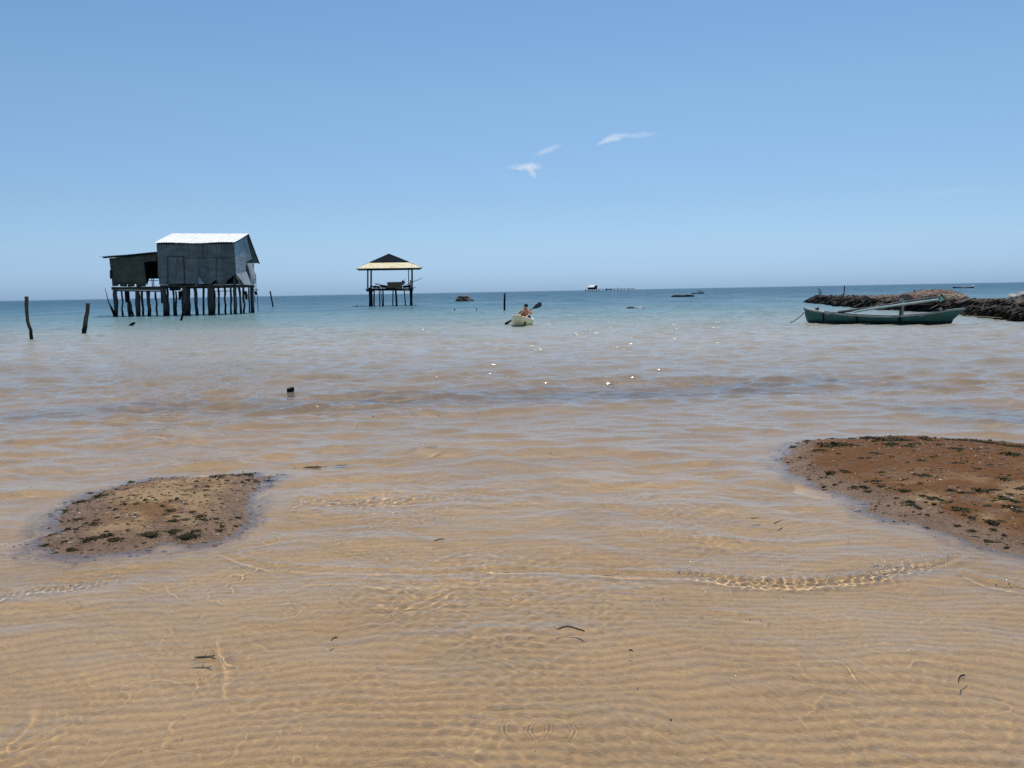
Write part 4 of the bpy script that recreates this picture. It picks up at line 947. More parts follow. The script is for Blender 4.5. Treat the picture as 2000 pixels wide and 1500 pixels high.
for pix, r, lab in ((((1599.5, 563), (1600, 577)), .03, 'left one of a close pair of thin sticks near the left tip of the jetty'), (((1603.5, 566), (1603, 577)), .03, 'right one of a close pair of thin sticks near the left tip of the jetty'),
                    (((1649.5, 558), (1649, 567), (1647.5, 577)), .035, 'thin stick on the jetty right of the close pair of sticks')):
    Y = 62.0 if pix[0][0] < 1620 else 56.0
    pts = [P(x, y, Y) for x, y in pix]; place(MB().tube(pts, r, 6).build('thin_stick', WOOD_D), tuple(pts[-1]), lab, 'stick')
place(MB().tube([P(1786, 567, 44), P(1787, 581, 44)], .05, 7).tube([P(1783.5, 571, 44), P(1788, 581, 44)], .04, 6).build('wooden_stump', WOOD), tuple(P(1787, 581, 44)), 'forked dark stump at the left edge of the reddish brown mound on the jetty', 'stump')
o = lump('pale_rock', ((1970, 600), (1984, 600), 590), simple('pale_stone', C(.5, .45, .38), C(.36, .3, .25), (5, 5, 5)), .3, 'pale cream stone sitting on top of the jetty near the right edge', 'rock', seed=6, sub=3)
o.location = (P(1977, 585, 36).x, 36.0, .66); o.scale = (1.0, 1, .9)
o = lump('grey_rock', ((1992, 583), (2040, 583), 568), simple('grey_stone', C(.22, .2, .19), C(.34, .31, .29), (3, 3, 3)), 1.2, 'grey rock standing in the sea beyond the jetty, cut by the right edge', 'rock', seed=9)

# ------------------------------------------------------------------ kayak
YK = dist_of(1018, 637.5); KX = P(1018, 637, YK).x
KAY = simple('cream_plastic', C(.98, .87, .54), C(.96, .83, .48), (2, 2, 2), .38, spec=.5, bump=.001, c3=C(.85, .72, .45))
KL = 3.0
def kst(t):                                  # t 0 = bow (towards the viewer), 1 = stern
    hb = .46 * (math.sin(math.pi * min(1, t * .92 + .06)) ** .62); 
    rz = .235 + .20 * (1 - t) ** 3 * 1 + .04 * t ** 3; kz = -.11 + .36 * max(0, 1 - t / .16) ** 2 + .18 * max(0, (t - .9) / .1) ** 2
    return hb, rz, kz
def kring(t):
    hb, rz, kz = kst(t); y = t * KL; r = []
    cock = sstep(.30, .42, np.array(t)) * (1 - sstep(.78, .88, np.array(t)))
    for sx in (-1, 0, 1):
        pass
    pts = [(-.0, kz), (.55, kz + (rz - kz) * .10), (.88, kz + (rz - kz) * .42), (1.0, kz + (rz - kz) * .80), (.97, rz), (.84, rz + .012), (.66, rz - .10 * float(cock)), (.3, rz - .14 * float(cock) + .03 * (1 - float(cock)))]
    ring = [(hb * x, y, z) for x, z in pts] + [(0, y, rz - .15 * float(cock) + .04 * (1 - float(cock)))] + [(-hb * x, y, z) for x, z in pts[::-1][:-1]]
    return ring
kay = empty('kayak', (0, 0, 0), 'cream yellow sit-on-top kayak pointing its raised bow at the viewer', 'kayak')
mb = MB(); mb.loft([kring(t) for t in np.linspace(0.0, 1.0, 44)]); mb.build('hull', KAY, kay, True)
mb = MB()
for sx in (-1, 1): mb.tube([Vector((sx * (kst(t)[0] * .93), t * KL, kst(t)[1] + .014)) for t in np.linspace(.02, .98, 30)], .032, 6)
mb.each('rim', simple('pale_rim', C(.95, .92, .74), C(.92, .89, .7), rough=.3), kay, True)
mb = MB(); mb.tube([(-.09, .10, .47), (-.06, .03, .50), (.06, .03, .50), (.09, .10, .47)], .016, 6); mb.build('bow_handle', KAY, kay, True)
mb = MB(); mb.box((.27, .30, .13), (.02, .12, .17), Euler((0, .25, -.5))); mb.build('side_patch', simple('olive_patch', C(.12, .13, .05), C(.18, .18, .09)), kay)  # thin olive panel set on the hull side near the bow
mb = MB(); mb.tube([(x * .26, 2.28 + .05 * (1 - abs(x)), .30) for x in (-1, -.5, 0, .5, 1)], .03, 6); mb.box((0, 2.33, .30), (.42, .05, .22)); mb.build('seat_back', DARK, kay)
# paddler: one skinned body seated in the kayak
def skin_body(name, J, E, mat, parent=None, sub=2):
    me = bpy.data.meshes.new(name); keys = list(J); idx = {k: i for i, k in enumerate(keys)}
    me.from_pydata([J[k][0] for k in keys], [(idx[a], idx[b_]) for a, b_ in E], []); me.update()
    o = mobj(name, me, mat, parent); sk_ = o.modifiers.new('skin', 'SKIN'); sk_.use_smooth_shade = True
    for k in keys:
        sv = me.skin_vertices[0].data[idx[k]]; r = J[k][1]; sv.radius = (r, r) if not isinstance(r, tuple) else r
    me.skin_vertices[0].data[0].use_root = True
    su = o.modifiers.new('sub', 'SUBSURF'); su.levels = sub; su.render_levels = sub
    bpy.context.view_layer.update(); dg = bpy.context.evaluated_depsgraph_get(); m2 = bpy.data.meshes.new_from_object(o.evaluated_get(dg))
    o.modifiers.clear(); o.data = m2; m2.name = name
    return o
SKN = simple('tanned_skin', C(.66, .34, .22), C(.58, .28, .17), (4, 4, 4), .5, spec=.4, bump=.0)
HR = (.29, 1.44, .69); HL = (-.31, 1.60, .30)  # where the hands hold the shaft (right one high)
# the shaft runs through both hands
PA = Vector(HL); PB = Vector(HR); PD = (PB - PA).normalized()
J = {'pelvis': ((0, 2.02, .24), (.16, .12)), 'belly': ((0, 2.000, 0.340), (.155, .11)), 'chest': ((.015, 1.950, 0.490), (.175, .12)), 'collar': ((.02, 1.890, 0.600), (.12, .085)), 'neck': ((.03, 1.870, 0.655), .052), 'jaw': ((.03, 1.840, 0.720), (.065, .075)), 'skull': ((.03, 1.845, 0.800), (.078, .092)), 'crown': ((.03, 1.860, 0.865), (.055, .07)),
     'shR': ((.19, 1.880, 0.585), .062), 'elR': ((.34, 1.74, .50), .044), 'wrR': ((.295, 1.51, .655), .030), 'pmR': (tuple(PB + Vector((0, .025, -.01))), (.036, .022)),
     'shL': ((-.16, 1.880, 0.575), .062), 'elL': ((-.30, 1.84, .37), .044), 'wrL': ((-.305, 1.66, .31), .030), 'pmL': (tuple(PA + Vector((0, .025, -.01))), (.036, .022)),
     'hpR': ((.11, 1.95, .25), .095), 'knR': ((.17, 1.50, .40), .062), 'anR': ((.15, 1.10, .20), .038), 'toR': ((.15, 1.02, .30), .030),
     'hpL': ((-.11, 1.95, .25), .095), 'knL': ((-.17, 1.50, .40), .062), 'anL': ((-.15, 1.10, .20), .038), 'toL': ((-.15, 1.02, .30), .030)}
HD = Vector((0, -.04, -.12))
E = [('pelvis', 'belly'), ('belly', 'chest'), ('chest', 'collar'), ('collar', 'neck'), ('neck', 'jaw'), ('jaw', 'skull'), ('skull', 'crown'), ('collar', 'shR'), ('shR', 'elR'), ('elR', 'wrR'), ('wrR', 'pmR'), ('collar', 'shL'), ('shL', 'elL'), ('elL', 'wrL'), ('wrL', 'pmL'),
     ('pelvis', 'hpR'), ('hpR', 'knR'), ('knR', 'anR'), ('anR', 'toR'), ('pelvis', 'hpL'), ('hpL', 'knL'), ('knL', 'anL'), ('anL', 'toL')]
man = skin_body('person', J, E, SKN)
bm = bmesh.new(); bm.from_mesh(man.data); fb = MB(); fb.bm.free(); fb.bm = bm
for hand, side in ((PB, 1), (PA, -1)):       # fingers curl over the shaft, the thumb closes from beneath
    for k in range(4):
        o_ = PD * (.030 * (k - 1.5)) ; L = (.9, 1.0, .95, .78)[k]; r = (.0095, .010, .0095, .0085)[k]
        fb.tube([hand + o_ + Vector((0, .03, .012)), hand + o_ + Vector((0, .012, .032 * L)), hand + o_ + Vector((0, -.018 * L, .030)), hand + o_ + Vector((0, -.030, .004)), hand + o_ + Vector((0, -.018, -.018 * L))], [r, r, r * .95, r * .9, r * .75], 6)
    fb.tube([hand - PD * .045 * side + Vector((0, .03, 0)), hand - PD * .058 * side + Vector((0, .008, -.022)), hand - PD * .045 * side + Vector((0, -.018, -.026)), hand - PD * .03 * side + Vector((0, -.028, -.014))], [.0125, .012, .011, .008], 6)
fb.ico(Vector((.03, 1.805, .895)) + HD, .016, 2, (.8, 1.2, 1.3))          # nose
for sx in (-1, 1): fb.ico(Vector((.03 + sx * .078, 1.895, .90)) + HD, .02, 2, (.35, .8, 1.3))   # ears
bm.to_mesh(man.data); bm.free(); man.data.polygons.foreach_set('use_smooth', [True] * len(man.data.polygons))
tag(man, 'shirtless tanned person in a dark cap and sunglasses paddling the cream kayak', 'person')
mb = MB(); mb.loft([[(.03 + .086 * k * math.cos(t), 1.895 + .102 * k * math.sin(t), z) for t in [2 * math.pi * i / 20 for i in range(20)]] for k, z in ((1.0, .925), (1.03, .95), (.98, .985), (.8, 1.02), (.45, 1.038), (.05, 1.042))])
mb.loft([[(.03 + x, y, .935 - .25 * (1.80 - y) * .6) for x, y in ((-.07, 1.80), (-.055, 1.745), (0, 1.722), (.055, 1.745), (.07, 1.80))], [(.03 + x, y, .943 - .25 * (1.80 - y) * .6) for x, y in ((-.07, 1.80), (-.055, 1.745), (0, 1.722), (.055, 1.745), (.07, 1.80))]])
bmesh.ops.translate(mb.bm, verts=mb.bm.verts[:], vec=HD); mb.build('cap', simple('dark_green_cloth', C(.02, .03, .022), C(.035, .045, .03)), man, True)
mb = MB()
for sx in (-1, 1): mb.ico(Vector((.03 + sx * .034, 1.800, .912)) + HD, .03, 2, (1, .3, .7))
mb.box(Vector((.03, 1.80, .922)) + HD, (.15, .012, .012)); mb.build('sunglasses', simple('black_glass', C(.006, .006, .008), C(.01, .01, .012), rough=.15), man, True)
mb = MB(); mb.ico(Vector((.03, 1.815, .848)) + HD, .014, 1, (1.6, .5, .5)); mb.build('mouth', simple('lips', C(.3, .11, .09), C(.3, .11, .09)), man, True)
mb = MB(); mb.loft([[(.19 * a, 2.0 + .14 * b_, z) for a, b_ in [(math.cos(t), math.sin(t)) for t in [2 * math.pi * i / 16 for i in range(16)]]] for z in (.16, .30)])
for sx in (-1, 1): mb.tube([(sx * .11, 1.93, .26), (sx * .16, 1.62, .37)], [.108, .092], 10)
mb.build('shorts', simple('dark_shorts', C(.03, .035, .05), C(.045, .05, .07)), man, True)
# paddle
BLK = simple('black_plastic', C(.012, .014, .018), C(.02, .022, .028), (3, 3, 3), .35, spec=.5, bump=0)
pad = empty('paddle', (0, 1.5, .5), 'black double-bladed paddle held slanting by the kayaker, right blade raised', 'paddle')
PM = (PA + PB) / 2 + Vector((.0, -.0, 0)); T0 = PM - PD * .52; T1 = PM + PD * .50
MB().tube([T0, T1], .0155, 10).build('shaft', BLK, pad, True)
def blade(a, d, tw):
    n_ = d.cross(Vector((0, 1, 0))).normalized(); wv = Vector((0, 1, 0)); wv = (n_ * math.cos(tw) + wv * math.sin(tw)); th = d.cross(wv).normalized()
    mb = MB(); rings = []
    for k in range(13):
        t = k / 12; c = a + d * (.50 * t - .02) + th * (.05 * t * t); hw = .018 + .088 * math.sin(min(1, t * 1.35) * math.pi / 2) ** 1.1 if t < .8 else .106 * math.sqrt(max(0, 1 - ((t - .8) / .205) ** 2)) + .004
        rings.append([c + wv * (hw * math.cos(q)) + th * (.010 * math.sin(q) + .02 * math.cos(q) ** 2) for q in [2 * math.pi * i / 12 for i in range(12)]])
    mb.loft(rings); mb.build('blade', BLK, pad, True)
blade(T1, PD, .25); blade(T0, -PD, 1.05)
bpy.context.view_layer.update()
# the whole boat with its paddler stands at its spot, bow a little to the left, heeling to the right
KM = Matrix.Translation((P(1010, 630, YK).x, YK, 0)) @ Matrix.Rotation(R(-9), 4, 'Z') @ Matrix.Rotation(R(7), 4, 'Y')
for root in (kay, man, pad):
    kids = [c for c in bpy.data.objects if c.parent == root]; base = {'kayak': Vector((0, 1.5, 0)), 'person': Vector((0, 2.0, .2)), 'paddle': PM}[root.name]
    if root.type == 'MESH': root.data.transform(Matrix.Translation(-base))
    for c in kids: c.data.transform(Matrix.Translation(-base))
    root.location = (0, 0, 0); root.matrix_world = KM @ Matrix.Translation(base)

# ------------------------------------------------------------------ seaweed on the bars
WEED = simple('seaweed', C(.016, .014, .005), C(.055, .047, .016), (30, 30, 30), .7, spec=.12, c3=C(.07, .062, .025), bump=.002)
def weed_mesh(seed, n=170):
    g_ = np.random.default_rng(seed); mb = MB()
    for k in range(n):
        r = abs(g_.normal(0, .45)); a = g_.uniform(0, 6.28); p = Vector((r * math.cos(a), r * math.sin(a) * .8, g_.uniform(0, .05))); th = g_.uniform(0, 6.28); L = g_.uniform(.12, .34); up = g_.uniform(.2, 1.1) * max(.25, 1 - r)
        w_ = g_.uniform(.02, .05); side = Vector((-math.sin(th), math.cos(th), 0)) * w_; d = Vector((math.cos(th), math.sin(th), up)).normalized()
        rows = []
        for i in range(4):
            q = p + d * L * i / 3 + Vector((0, 0, -.16 * L * (i / 3) ** 2 * 4)); ww = side * (1 - .55 * i / 3) * (1 + .6 * math.sin(i * 2 + k))
            rows.append([q - ww, q + ww + Vector((0, 0, w_ * .7)), q + ww * .9 + Vector((0, 0, w_ * .7 - .012)), q - ww - Vector((0, 0, .012))])
        mb.loft(rows)
    mb.ico((0, 0, -.01), .62, 2, (1, .82, .07), .2)
    me = bpy.data.meshes.new('seaweed_clump'); mb.bm.to_mesh(me); mb.bm.free(); me.materials.append(WEED); return me
WM = [weed_mesh(k) for k in range(7)]
LW = [(345,465,50),(395,440,25),(250,630,60),(205,705,70),(270,765,50),(395,735,90),(370,595,90),(430,515,70),(475,380,80),(610,340,90),(660,330,40),(710,325,30),(800,285,45),(905,245,50),(510,435,30),(600,435,40),(510,540,50),(570,545,90),(590,520,60),(540,660,110),(620,640,90),(720,670,90),(680,630,60),(720,440,55),(765,352,50),(790,400,60),(880,400,70),(740,500,50),(820,490,60),(800,515,40),(960,640,110),(1010,660,60),(1100,450,90),(1095,480,70),(1150,495,60),(1145,525,65),(1160,600,90),(1150,620,60),(1230,400,50),(1245,515,50),(1290,460,60),(1350,490,90),(1360,520,80),(1320,555,40),(1330,600,80),(1240,640,90),(1300,645,90),(1270,665,100),(1395,295,50),(1375,335,40),(1390,400,40),(1370,428,40),(1480,195,120),(1430,190,50),(1520,200,60),(1620,190,60),(1690,185,100),(1735,175,80),(1690,220,60),(1760,230,60),(1860,230,100),(1735,285,45),(1620,505,70),(1600,565,50),(1500,565,60),(1480,600,70),(1130,370,60),(350,680,60),(380,660,40),(330,690,60),(460,580,80)]
RW_ = [(285,165,60),(395,120,60),(560,105,60),(475,190,90),(330,240,40),(400,298,35),(555,360,80),(665,350,70),(800,250,60),(600,150,160),(700,150,100),(760,155,60),(730,100,80),(850,100,120),(950,115,150),(1000,145,100),(1050,110,120),(1120,120,100),(1130,160,90),(1200,150,120),(1240,100,100),(1290,120,80),(1360,150,80),(1440,110,80),(1540,120,110),(1640,125,100),(1740,135,110),(1870,155,100),(1950,160,80),(1000,240,70),(880,215,90),(1240,265,80),(1325,240,50),(1490,178,80),(1510,285,70),(1610,315,50),(1870,290,40),(1160,340,50),(1245,375,110),(1230,435,40),(1090,410,60),(935,350,50),(900,420,90),(925,460,60),(730,475,60),(800,475,80),(850,500,80),(675,405,30),(1050,550,40),(1100,490,80),(1250,530,80),(1160,580,110),(1190,610,70),(1320,555,80),(1380,560,60),(1460,580,70),(1540,630,110),(1630,590,50),(1870,410,110),(1680,490,90),(1450,490,70),(1540,510,110),(1620,510,60),(1730,490,60),(1800,490,70),(1850,540,120),(1900,520,100),(1920,570,120),(1950,620,100),(1980,650,90),(1900,610,80),(1970,475,80),(1300,680,50),(1220,635,50),(1380,660,30),(1620,700,70),(1750,730,90),(1840,720,60),(1520,755,60),(1280,775,60),(1620,800,60),(1780,785,60),(1860,840,50),(1740,870,60),(1820,880,60),(1560,700,40),(1720,180,60),(1820,190,50),(1900,220,110),(1960,215,60),(600,465,60),(465,410,25),(400,408,40),(2040,560,100),(2080,600,90),(2060,180,90),(2120,230,80)]
def bed_at(x, y): return float(bed_h(np.array([[x]]), np.array([[y]]))[0, 0])
def on_bed(px, py):
    z = 0.06
    for _ in range(6): q = W(px, py, z); z = bed_at(q.x, q.y)
    return Vector((q.x, q.y, z))
def put_weed(lst, ox, oy, label, group):
    for i, (cx, cy, w_) in enumerate(lst):
        q = on_bed(ox + cx / 3.846, oy + cy / 3.846)
        o = bpy.data.objects.new('seaweed_clump', WM[i % 7]); COL.objects.link(o); s_ = w_ / 3.846 * q.y / 1560 * .62
        o.location = (q.x, q.y, max(q.z, -.03) - .002); o.rotation_euler = (0, 0, random.uniform(0, 6)); s_ *= 1.45; o.scale = (s_ * 1.1, s_ * 1.0, s_ * random.uniform(.9, 1.3)); tag(o, label, 'seaweed', group)
put_weed(LW, 40, 880, 'small dark olive clump of seaweed lying on the left sand bar', 'seaweed clumps on the left sand bar')
put_weed(RW_, 1480, 830, 'small dark olive clump of seaweed lying on the right sand bar', 'seaweed clumps on the right sand bar')
for i, (px, py, w_, lab) in enumerate([(612, 910.5, 46, 'longer dark streak of weed awash in the water just right of the left sand bar'), (668, 908, 30, 'shorter dark streak of weed awash, farther right of the left sand bar')]):
    q = W(px, py); o = bpy.data.objects.new('seaweed_clump', WM[i]); COL.objects.link(o); s_ = w_ * q.y / 1560 * .6; o.location = (q.x, q.y, -.008); o.scale = (s_, s_ * .45, s_ * .28); o.rotation_euler = (0, 0, .15)
    tag(o, lab, 'seaweed')
# scattered grit, shell bits and weed crumbs (nobody could count them)
def scatter(name, mat, n, rmin, rmax, seed, sq=(1, 1, .5), clump=False):
    g_ = np.random.default_rng(seed); base = bmesh.new(); bmesh.ops.create_icosphere(base, subdivisions=1, radius=1)
    bv = np.array([v.co[:] for v in base.verts]); bf = np.array([[v.index for v in f_.verts] for f_ in base.faces]); base.free()
    N_ = n * 5; lf = g_.random(N_) < .4
    x = np.where(lf, g_.uniform(-3.4, -.9, N_), g_.uniform(2.2, 6.5, N_)); y = np.where(lf, g_.uniform(3.9, 6.9, N_), g_.uniform(4.2, 8.4, N_)); z = bed_h(x[None], y[None])[0]
    ok = z > -.012
    if clump: ok &= (vnoise(x * 2.2, y * 2.2, 77) > .5) | (g_.random(N_) > .85)
    xs = np.stack([x, y, z], -1)[ok][:n]
    V_ = []; F_ = []
    for i, p in enumerate(xs):
        r = g_.uniform(rmin, rmax) * g_.choice([1, 1, 1, 1.7]); V_.append(bv * (1 + g_.uniform(-.35, .35, bv.shape)) * r * np.array(sq) * np.array([g_.uniform(.7, 1.6), 1, 1]) + np.array(p)); F_.append(bf + i * len(bv))
    o = mobj(name, np_mesh(name, np.concatenate(V_), np.concatenate(F_), False), mat); return o
tag(scatter('shell_bits', simple('shell', C(.62, .55, .5), C(.42, .33, .29), (50, 50, 50)), 650, .0025, .006, 5), 'tiny pale shell and coral bits strewn over both sand bars', 'shells', kind='stuff')
tag(scatter('pebbles', simple('grit', C(.20, .135, .10), C(.10, .065, .05), (30, 30, 30)), 2600, .004, .011, 6), 'brown grit and small pebbles covering both sand bars', 'pebbles', kind='stuff')
tag(scatter('weed_crumbs', WEED, 900, .003, .010, 9, (1.2, 1, .7), True), 'dark crumbs of dry weed scattered between the clumps on both sand bars', 'seaweed', kind='stuff')

# ------------------------------------------------------------------ leaves and twigs, bubbles, glint flecks
LEAF = simple('dark_leaf', C(.05, .04, .028), C(.10, .08, .055), (30, 30, 30)); TWIG = simple('olive_twig', C(.08, .07, .03), C(.12, .10, .05), (30, 30, 30))
def leaf(pix, wpx, label, name='floating_leaf', cat='leaf', mat=LEAF, z=.004):
    pts = [W(x, y, z) for x, y in pix]; k = pts[0].y / 1560; mb = MB(); rows = []; n = 12; sm = smooth_poly([(p.x, p.y) for p in pts], 5, False)
    for i, (x, y) in enumerate(sm):
        t = i / (len(sm) - 1); a = sm[max(i - 1, 0)]; b_ = sm[min(i + 1, len(sm) - 1)]; d = Vector((b_[0] - a[0], b_[1] - a[1], 0)).normalized(); nn = Vector((-d.y, d.x, 0)); h = wpx * .55 * k * (.18 + .82 * math.sin(math.pi * min(1, max(0, t))) ** .7)
        c = Vector((x, y, z + .004 * math.sin(t * math.pi))); rows.append([c - nn * h + Vector((0, 0, .004)), c, c + nn * h + Vector((0, 0, .004)), c + nn * h * .9 + Vector((0, 0, .0025)), c - Vector((0, 0, .0015)), c - nn * h * .9 + Vector((0, 0, .0025))])
    mb.loft(rows); return place(mb.build(name, mat, None, True), tuple(pts[0]), label, cat)
leaf([(1088, 1231), (1105, 1226), (1122, 1229), (1142, 1234)], 4.5, 'curved dark leaf floating in the clear shallows at the bottom centre')
leaf([(1885, 1319), (1877, 1323), (1873, 1329), (1872, 1335)], 2.6, 'small curled black leaf in the shallows at the lower right')
leaf([(1511, 1024), (1520, 1021), (1529, 1017)], 1.8, 'thin dark sliver of leaf between the right sand bar and the middle water')
leaf([(1466, 1013), (1474, 1014), (1484, 1012)], 3, 'soft dark leaf just left of the thin sliver of leaf', mat=LEAF)
leaf([(647, 1253), (652, 1249), (659, 1246)], 3, 'tiny forked dark leaf in the shallows left of centre')
leaf([(1228, 1271), (1236, 1273)], 2.6, 'dark speck of leaf below the right tip of the curved dark leaf')
leaf([(1308, 1408), (1312, 1410)], 2.8, 'black speck near the bottom edge right of the drip rings')
leaf([(312, 855), (318, 853)], 3, 'dark speck of weed in the brown water above the left sand bar', 'floating_weed', 'weed')
leaf([(1184, 752), (1192, 751.5), (1200, 753)], 3.2, 'dark blue-grey leaf of weed floating in the ripples right of centre', 'floating_weed', 'weed')
leaf([(1074, 888), (1076, 890)], 2.5, 'black fleck floating in the middle of the brown water', 'floating_weed', 'weed')
leaf([(848, 1057), (860, 1055), (868, 1054)], 2, 'brown fleck floating just above the thin wave line, left of centre', 'floating_weed', 'weed')
tw = MB(); k = W(400, 1283).y / 1560
def tp(x, y, z=.006): return W(x, y, z)
tw.tube([tp(380, 1284), tp(395, 1283), tp(410, 1282.5), tp(419, 1280)], [.003, .005, .005, .003], 6); tw.tube([tp(410, 1282.5), tp(421, 1287)], [.004, .002], 6); tw.tube([tp(402, 1283), tp(401, 1278)], [.003, .0015], 5)
place(tw.build('forked_twig', TWIG, None, True), tuple(tp(380, 1284)), 'forked olive twig floating in the shallows at the lower left', 'twig')
tw = MB(); tw.tube([W(377, 1298, -.03), W(388, 1294, -.03), W(404, 1293, -.03)], [.002, .003, .003], 6); place(tw.build('thin_twig', TWIG, None, True), tuple(W(377, 1298, -.03)), 'thin brown twig under the water just below the forked twig', 'twig')

FB = NB('foam'); FB = FB.done(FB.n('MixShader', i0=.45, i1=FB.n('BsdfTransparent', Color=C(1, 1, 1)), i2=FB.n('BsdfPrincipled', Base_Color=C(.92, .87, .74), Roughness=.1)))
def bubbles(name, bands, seed, label):
    g_ = np.random.default_rng(seed); base = bmesh.new(); bmesh.ops.create_icosphere(base, subdivisions=1, radius=1)
    bv = np.array([v.co[:] for v in base.verts]); bf = np.array([[v.index for v in f_.verts] for f_ in base.faces]); base.free(); V_ = []; F_ = []; i = 0
    for line, n, spread, rmin, rmax, flat in bands:
        sm = smooth_poly([(x, y) for x, y in line], 8, False)
        for _ in range(n):
            t = g_.uniform(0, len(sm) - 1.001); a = sm[int(t)]; b_ = sm[int(t) + 1]; f_ = t - int(t); px = a[0] + (b_[0] - a[0]) * f_ + g_.normal(0, 3); env = .25 + .75 * vnoise(np.array([px * .025]), np.array([seed * 1.7]), 3)[0]
            py = a[1] + (b_[1] - a[1]) * f_ - abs(g_.normal(0, spread)) * env * 1.4 + g_.normal(0, 1.5)
            q = W(px, py, .006); V_.append((q.x, q.y, rmin + (rmax - rmin) * g_.random() ** 2.5, flat))
    A_ = np.array(V_); zz = waves(A_[None, :, 0], A_[None, :, 1], A_[None, :, 1] + 1.2, (A_[None, :, 1] + 1.2) * .0022)[0]
    V_ = [bv * a[2] * np.array([1.2, 1.2, a[3]]) + np.array([a[0], a[1], h + a[2] * .3]) for a, h in zip(A_, zz)]; F_ = [bf + k * len(bv) for k in range(len(V_))]
    tag(mobj(name, np_mesh(name, np.concatenate(V_), np.concatenate(F_), True), FB), label, 'foam', kind='stuff')
bubbles('foam', [([(1320, 1108), (1480, 1128), (1650, 1122), (1800, 1096), (1880, 1078)], 900, 8, .0008, .0024, .8), ([(1325, 1102), (1345, 1106), (1380, 1112)], 50, 3, .0015, .0045, .6), ([(1700, 1095), (1800, 1085), (1850, 1078)], 90, 5, .0012, .0036, .6), ([(1940, 1130), (2000, 1136), (2060, 1142)], 60, 4, .002, .006, .6),
    ([(0, 1160), (60, 1150), (110, 1130), (160, 1110)], 180, 14, .0008, .0026, .7), ([(480, 1095), (800, 1106), (1300, 1110)], 40, 4, .0012, .003, .7), ([(1445, 1190), (1490, 1196)], 10, 2, .002, .005, .7)], 3, 'lines of small white bubbles on the thin wave edge in front of the right sand bar')
bubbles('glint_flecks', [([(730, 809), (775, 806), (822, 805)], 70, 2.0, .004, .011, .5), ([(930, 800), (985, 793), (1040, 791)], 60, 1.6, .004, .010, .5), ([(1030, 720), (1060, 716), (1130, 722)], 30, 1.5, .004, .011, .5), ([(1100, 740), (1140, 738), (1170, 736)], 36, 1.5, .004, .011, .5), ([(570, 815), (600, 813)], 14, 1.5, .004, .008, .5), ([(1270, 742), (1275, 742)], 5, 1, .004, .01, .5), ([(805, 872), (860, 871)], 14, 1.5, .003, .007, .5)], 4, 'strings of tiny white flecks imitating sun glints along ripple crests in the middle distance')  # white flecks modelled to stand for sun glints on the crests
bubbles('scattered_foam', [([(60, 1180), (500, 1160), (1000, 1180), (1400, 1160), (1950, 1180)], 60, 25, .0012, .003, .7), ([(100, 1330), (700, 1300), (1300, 1330), (1950, 1300)], 60, 55, .001, .0024, .7), ([(500, 1010), (900, 1000), (1300, 1020), (1700, 1040)], 40, 25, .0014, .0035, .7), ([(200, 1460), (900, 1450), (1700, 1460)], 25, 40, .001, .002, .7)], 8, 'single white bubbles and shell specks dotted over the near shallows')

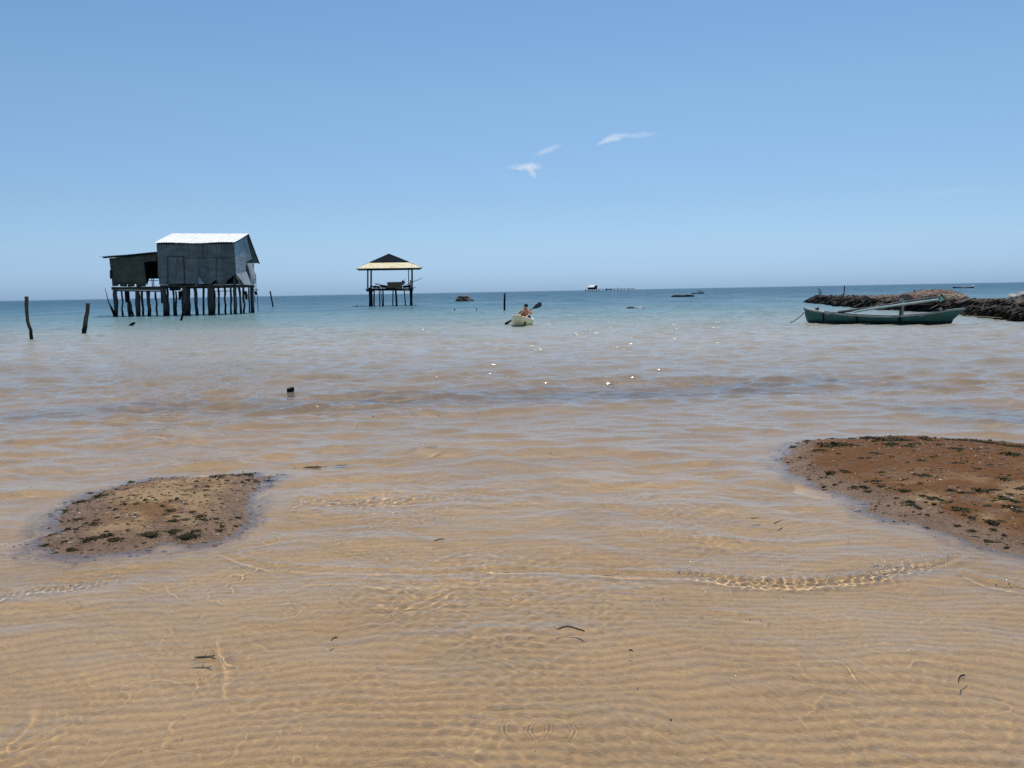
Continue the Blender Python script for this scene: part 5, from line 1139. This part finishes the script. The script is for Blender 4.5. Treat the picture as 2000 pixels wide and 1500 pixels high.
# ------------------------------------------------------------------ wisps of cloud, far away and high
def cloud(cx, cy, bw, bh, lobes, label, dens, seed, dist=9000.0):
    k = dist / 1560; c0 = P(cx, cy, dist); b = NB('cloud'); v = b.coords()
    warp = b.n('TexNoise', Vector=v, Scale=3.0, Detail=4.0); wv = b.n('VectorMath', {'operation': 'SUBTRACT'}, i0=warp.outputs[1], i1=(.5, .5, .5))
    ws = b.n('VectorMath', {'operation': 'MULTIPLY'}, i0=wv, i1=(.30, .2, .30)); vv = b.n('VectorMath', {'operation': 'ADD'}, i0=v, i1=ws); sp = b.n('SeparateXYZ', i0=vv)
    total = None
    for lx, ly, rx, ry, ang, dn in lobes:     # feathered streaks inside one soft body
        x = b.math('SUBTRACT', b.math('MULTIPLY', sp.outputs[0], float(bw)), lx); z = b.math('SUBTRACT', b.math('MULTIPLY', sp.outputs[2], float(bh)), ly); ca, sa = math.cos(R(ang)), math.sin(R(ang))
        u = b.math('DIVIDE', b.math('ADD', b.math('MULTIPLY', x, ca), b.math('MULTIPLY', z, sa)), rx); w_ = b.math('DIVIDE', b.math('SUBTRACT', b.math('MULTIPLY', z, ca), b.math('MULTIPLY', x, sa)), ry)
        q = b.math('ADD', b.math('MULTIPLY', u, u), b.math('ADD', b.math('MULTIPLY', w_, w_), b.math('MULTIPLY', sp.outputs[1], sp.outputs[1])))
        f = b.math('MULTIPLY', b.math('POWER', b.math('MAXIMUM', b.math('SUBTRACT', 1.0, q), 0.0), 1.6), dn); total = f if total is None else b.math('ADD', total, f)
    mp = b.t.nodes.new('ShaderNodeMapping'); b.t.links.new(vv.outputs[0], mp.inputs[0]); mp.inputs[3].default_value = (bw / 14, 1.2, bh / 4.5); mp.inputs[2].default_value = (0, R(-12), 0)
    n_ = b.noise(mp.outputs[0], 1.0, 5, .65, .4)
    pv = b.n('VolumePrincipled', Density=b.math('MULTIPLY', b.math('MULTIPLY', total, b.remap(n_, .30, .72)), dens / (k * 8))); pv.inputs['Anisotropy'].default_value = .45; pv.inputs['Color'].default_value = (1, 1, 1, 1)
    b.t.links.new(pv.outputs[0], b.out.inputs[1])
    o = MB().ico((0, 0, 0), 1, 3).build('cloud', b.m, None, True); o.location = c0; o.scale = (bw * k, min(bw, bh * 1.5) * k, bh * k); return tag(o, label, 'cloud')
cloud(1222, 270, 72, 20, [(-22, 1, 34, 7.5, 13, 1), (26, 5, 46, 5, 4, .55), (-44, -7, 16, 4, 28, .7)], 'highest and widest of the three white cloud wisps, at upper right of centre', .55, 1)
cloud(1068, 294, 42, 16, [(0, 0, 36, 6, 17, 1), (16, 7, 24, 4, 12, .4)], 'faint slanting streak, middle one of the three cloud wisps', .32, 2)
cloud(1028, 328, 44, 26, [(6, 2, 30, 6.5, 2, 1), (10, -8, 17, 6, -52, 1), (-18, 2, 24, 4.5, 0, .5)], 'lowest of the three cloud wisps, a small wedge with a tail', .6, 3)
cloud(1850, 375, 130, 14, [(0, 0, 125, 8, 3, .5)], 'very faint long streak of cloud low in the sky near the right edge', .16, 4)

for o in bpy.data.objects:                    # things lying in the shallows take the light that comes through the water
    if o.type == 'MESH' and o.name.split('.')[0] in ('floating_leaf', 'floating_weed', 'forked_twig', 'thin_twig', 'seaweed_clump', 'pebbles', 'shell_bits', 'weed_crumbs', 'foam', 'glint_flecks', 'scattered_foam'):
        o.cycles.is_caustics_receiver = True
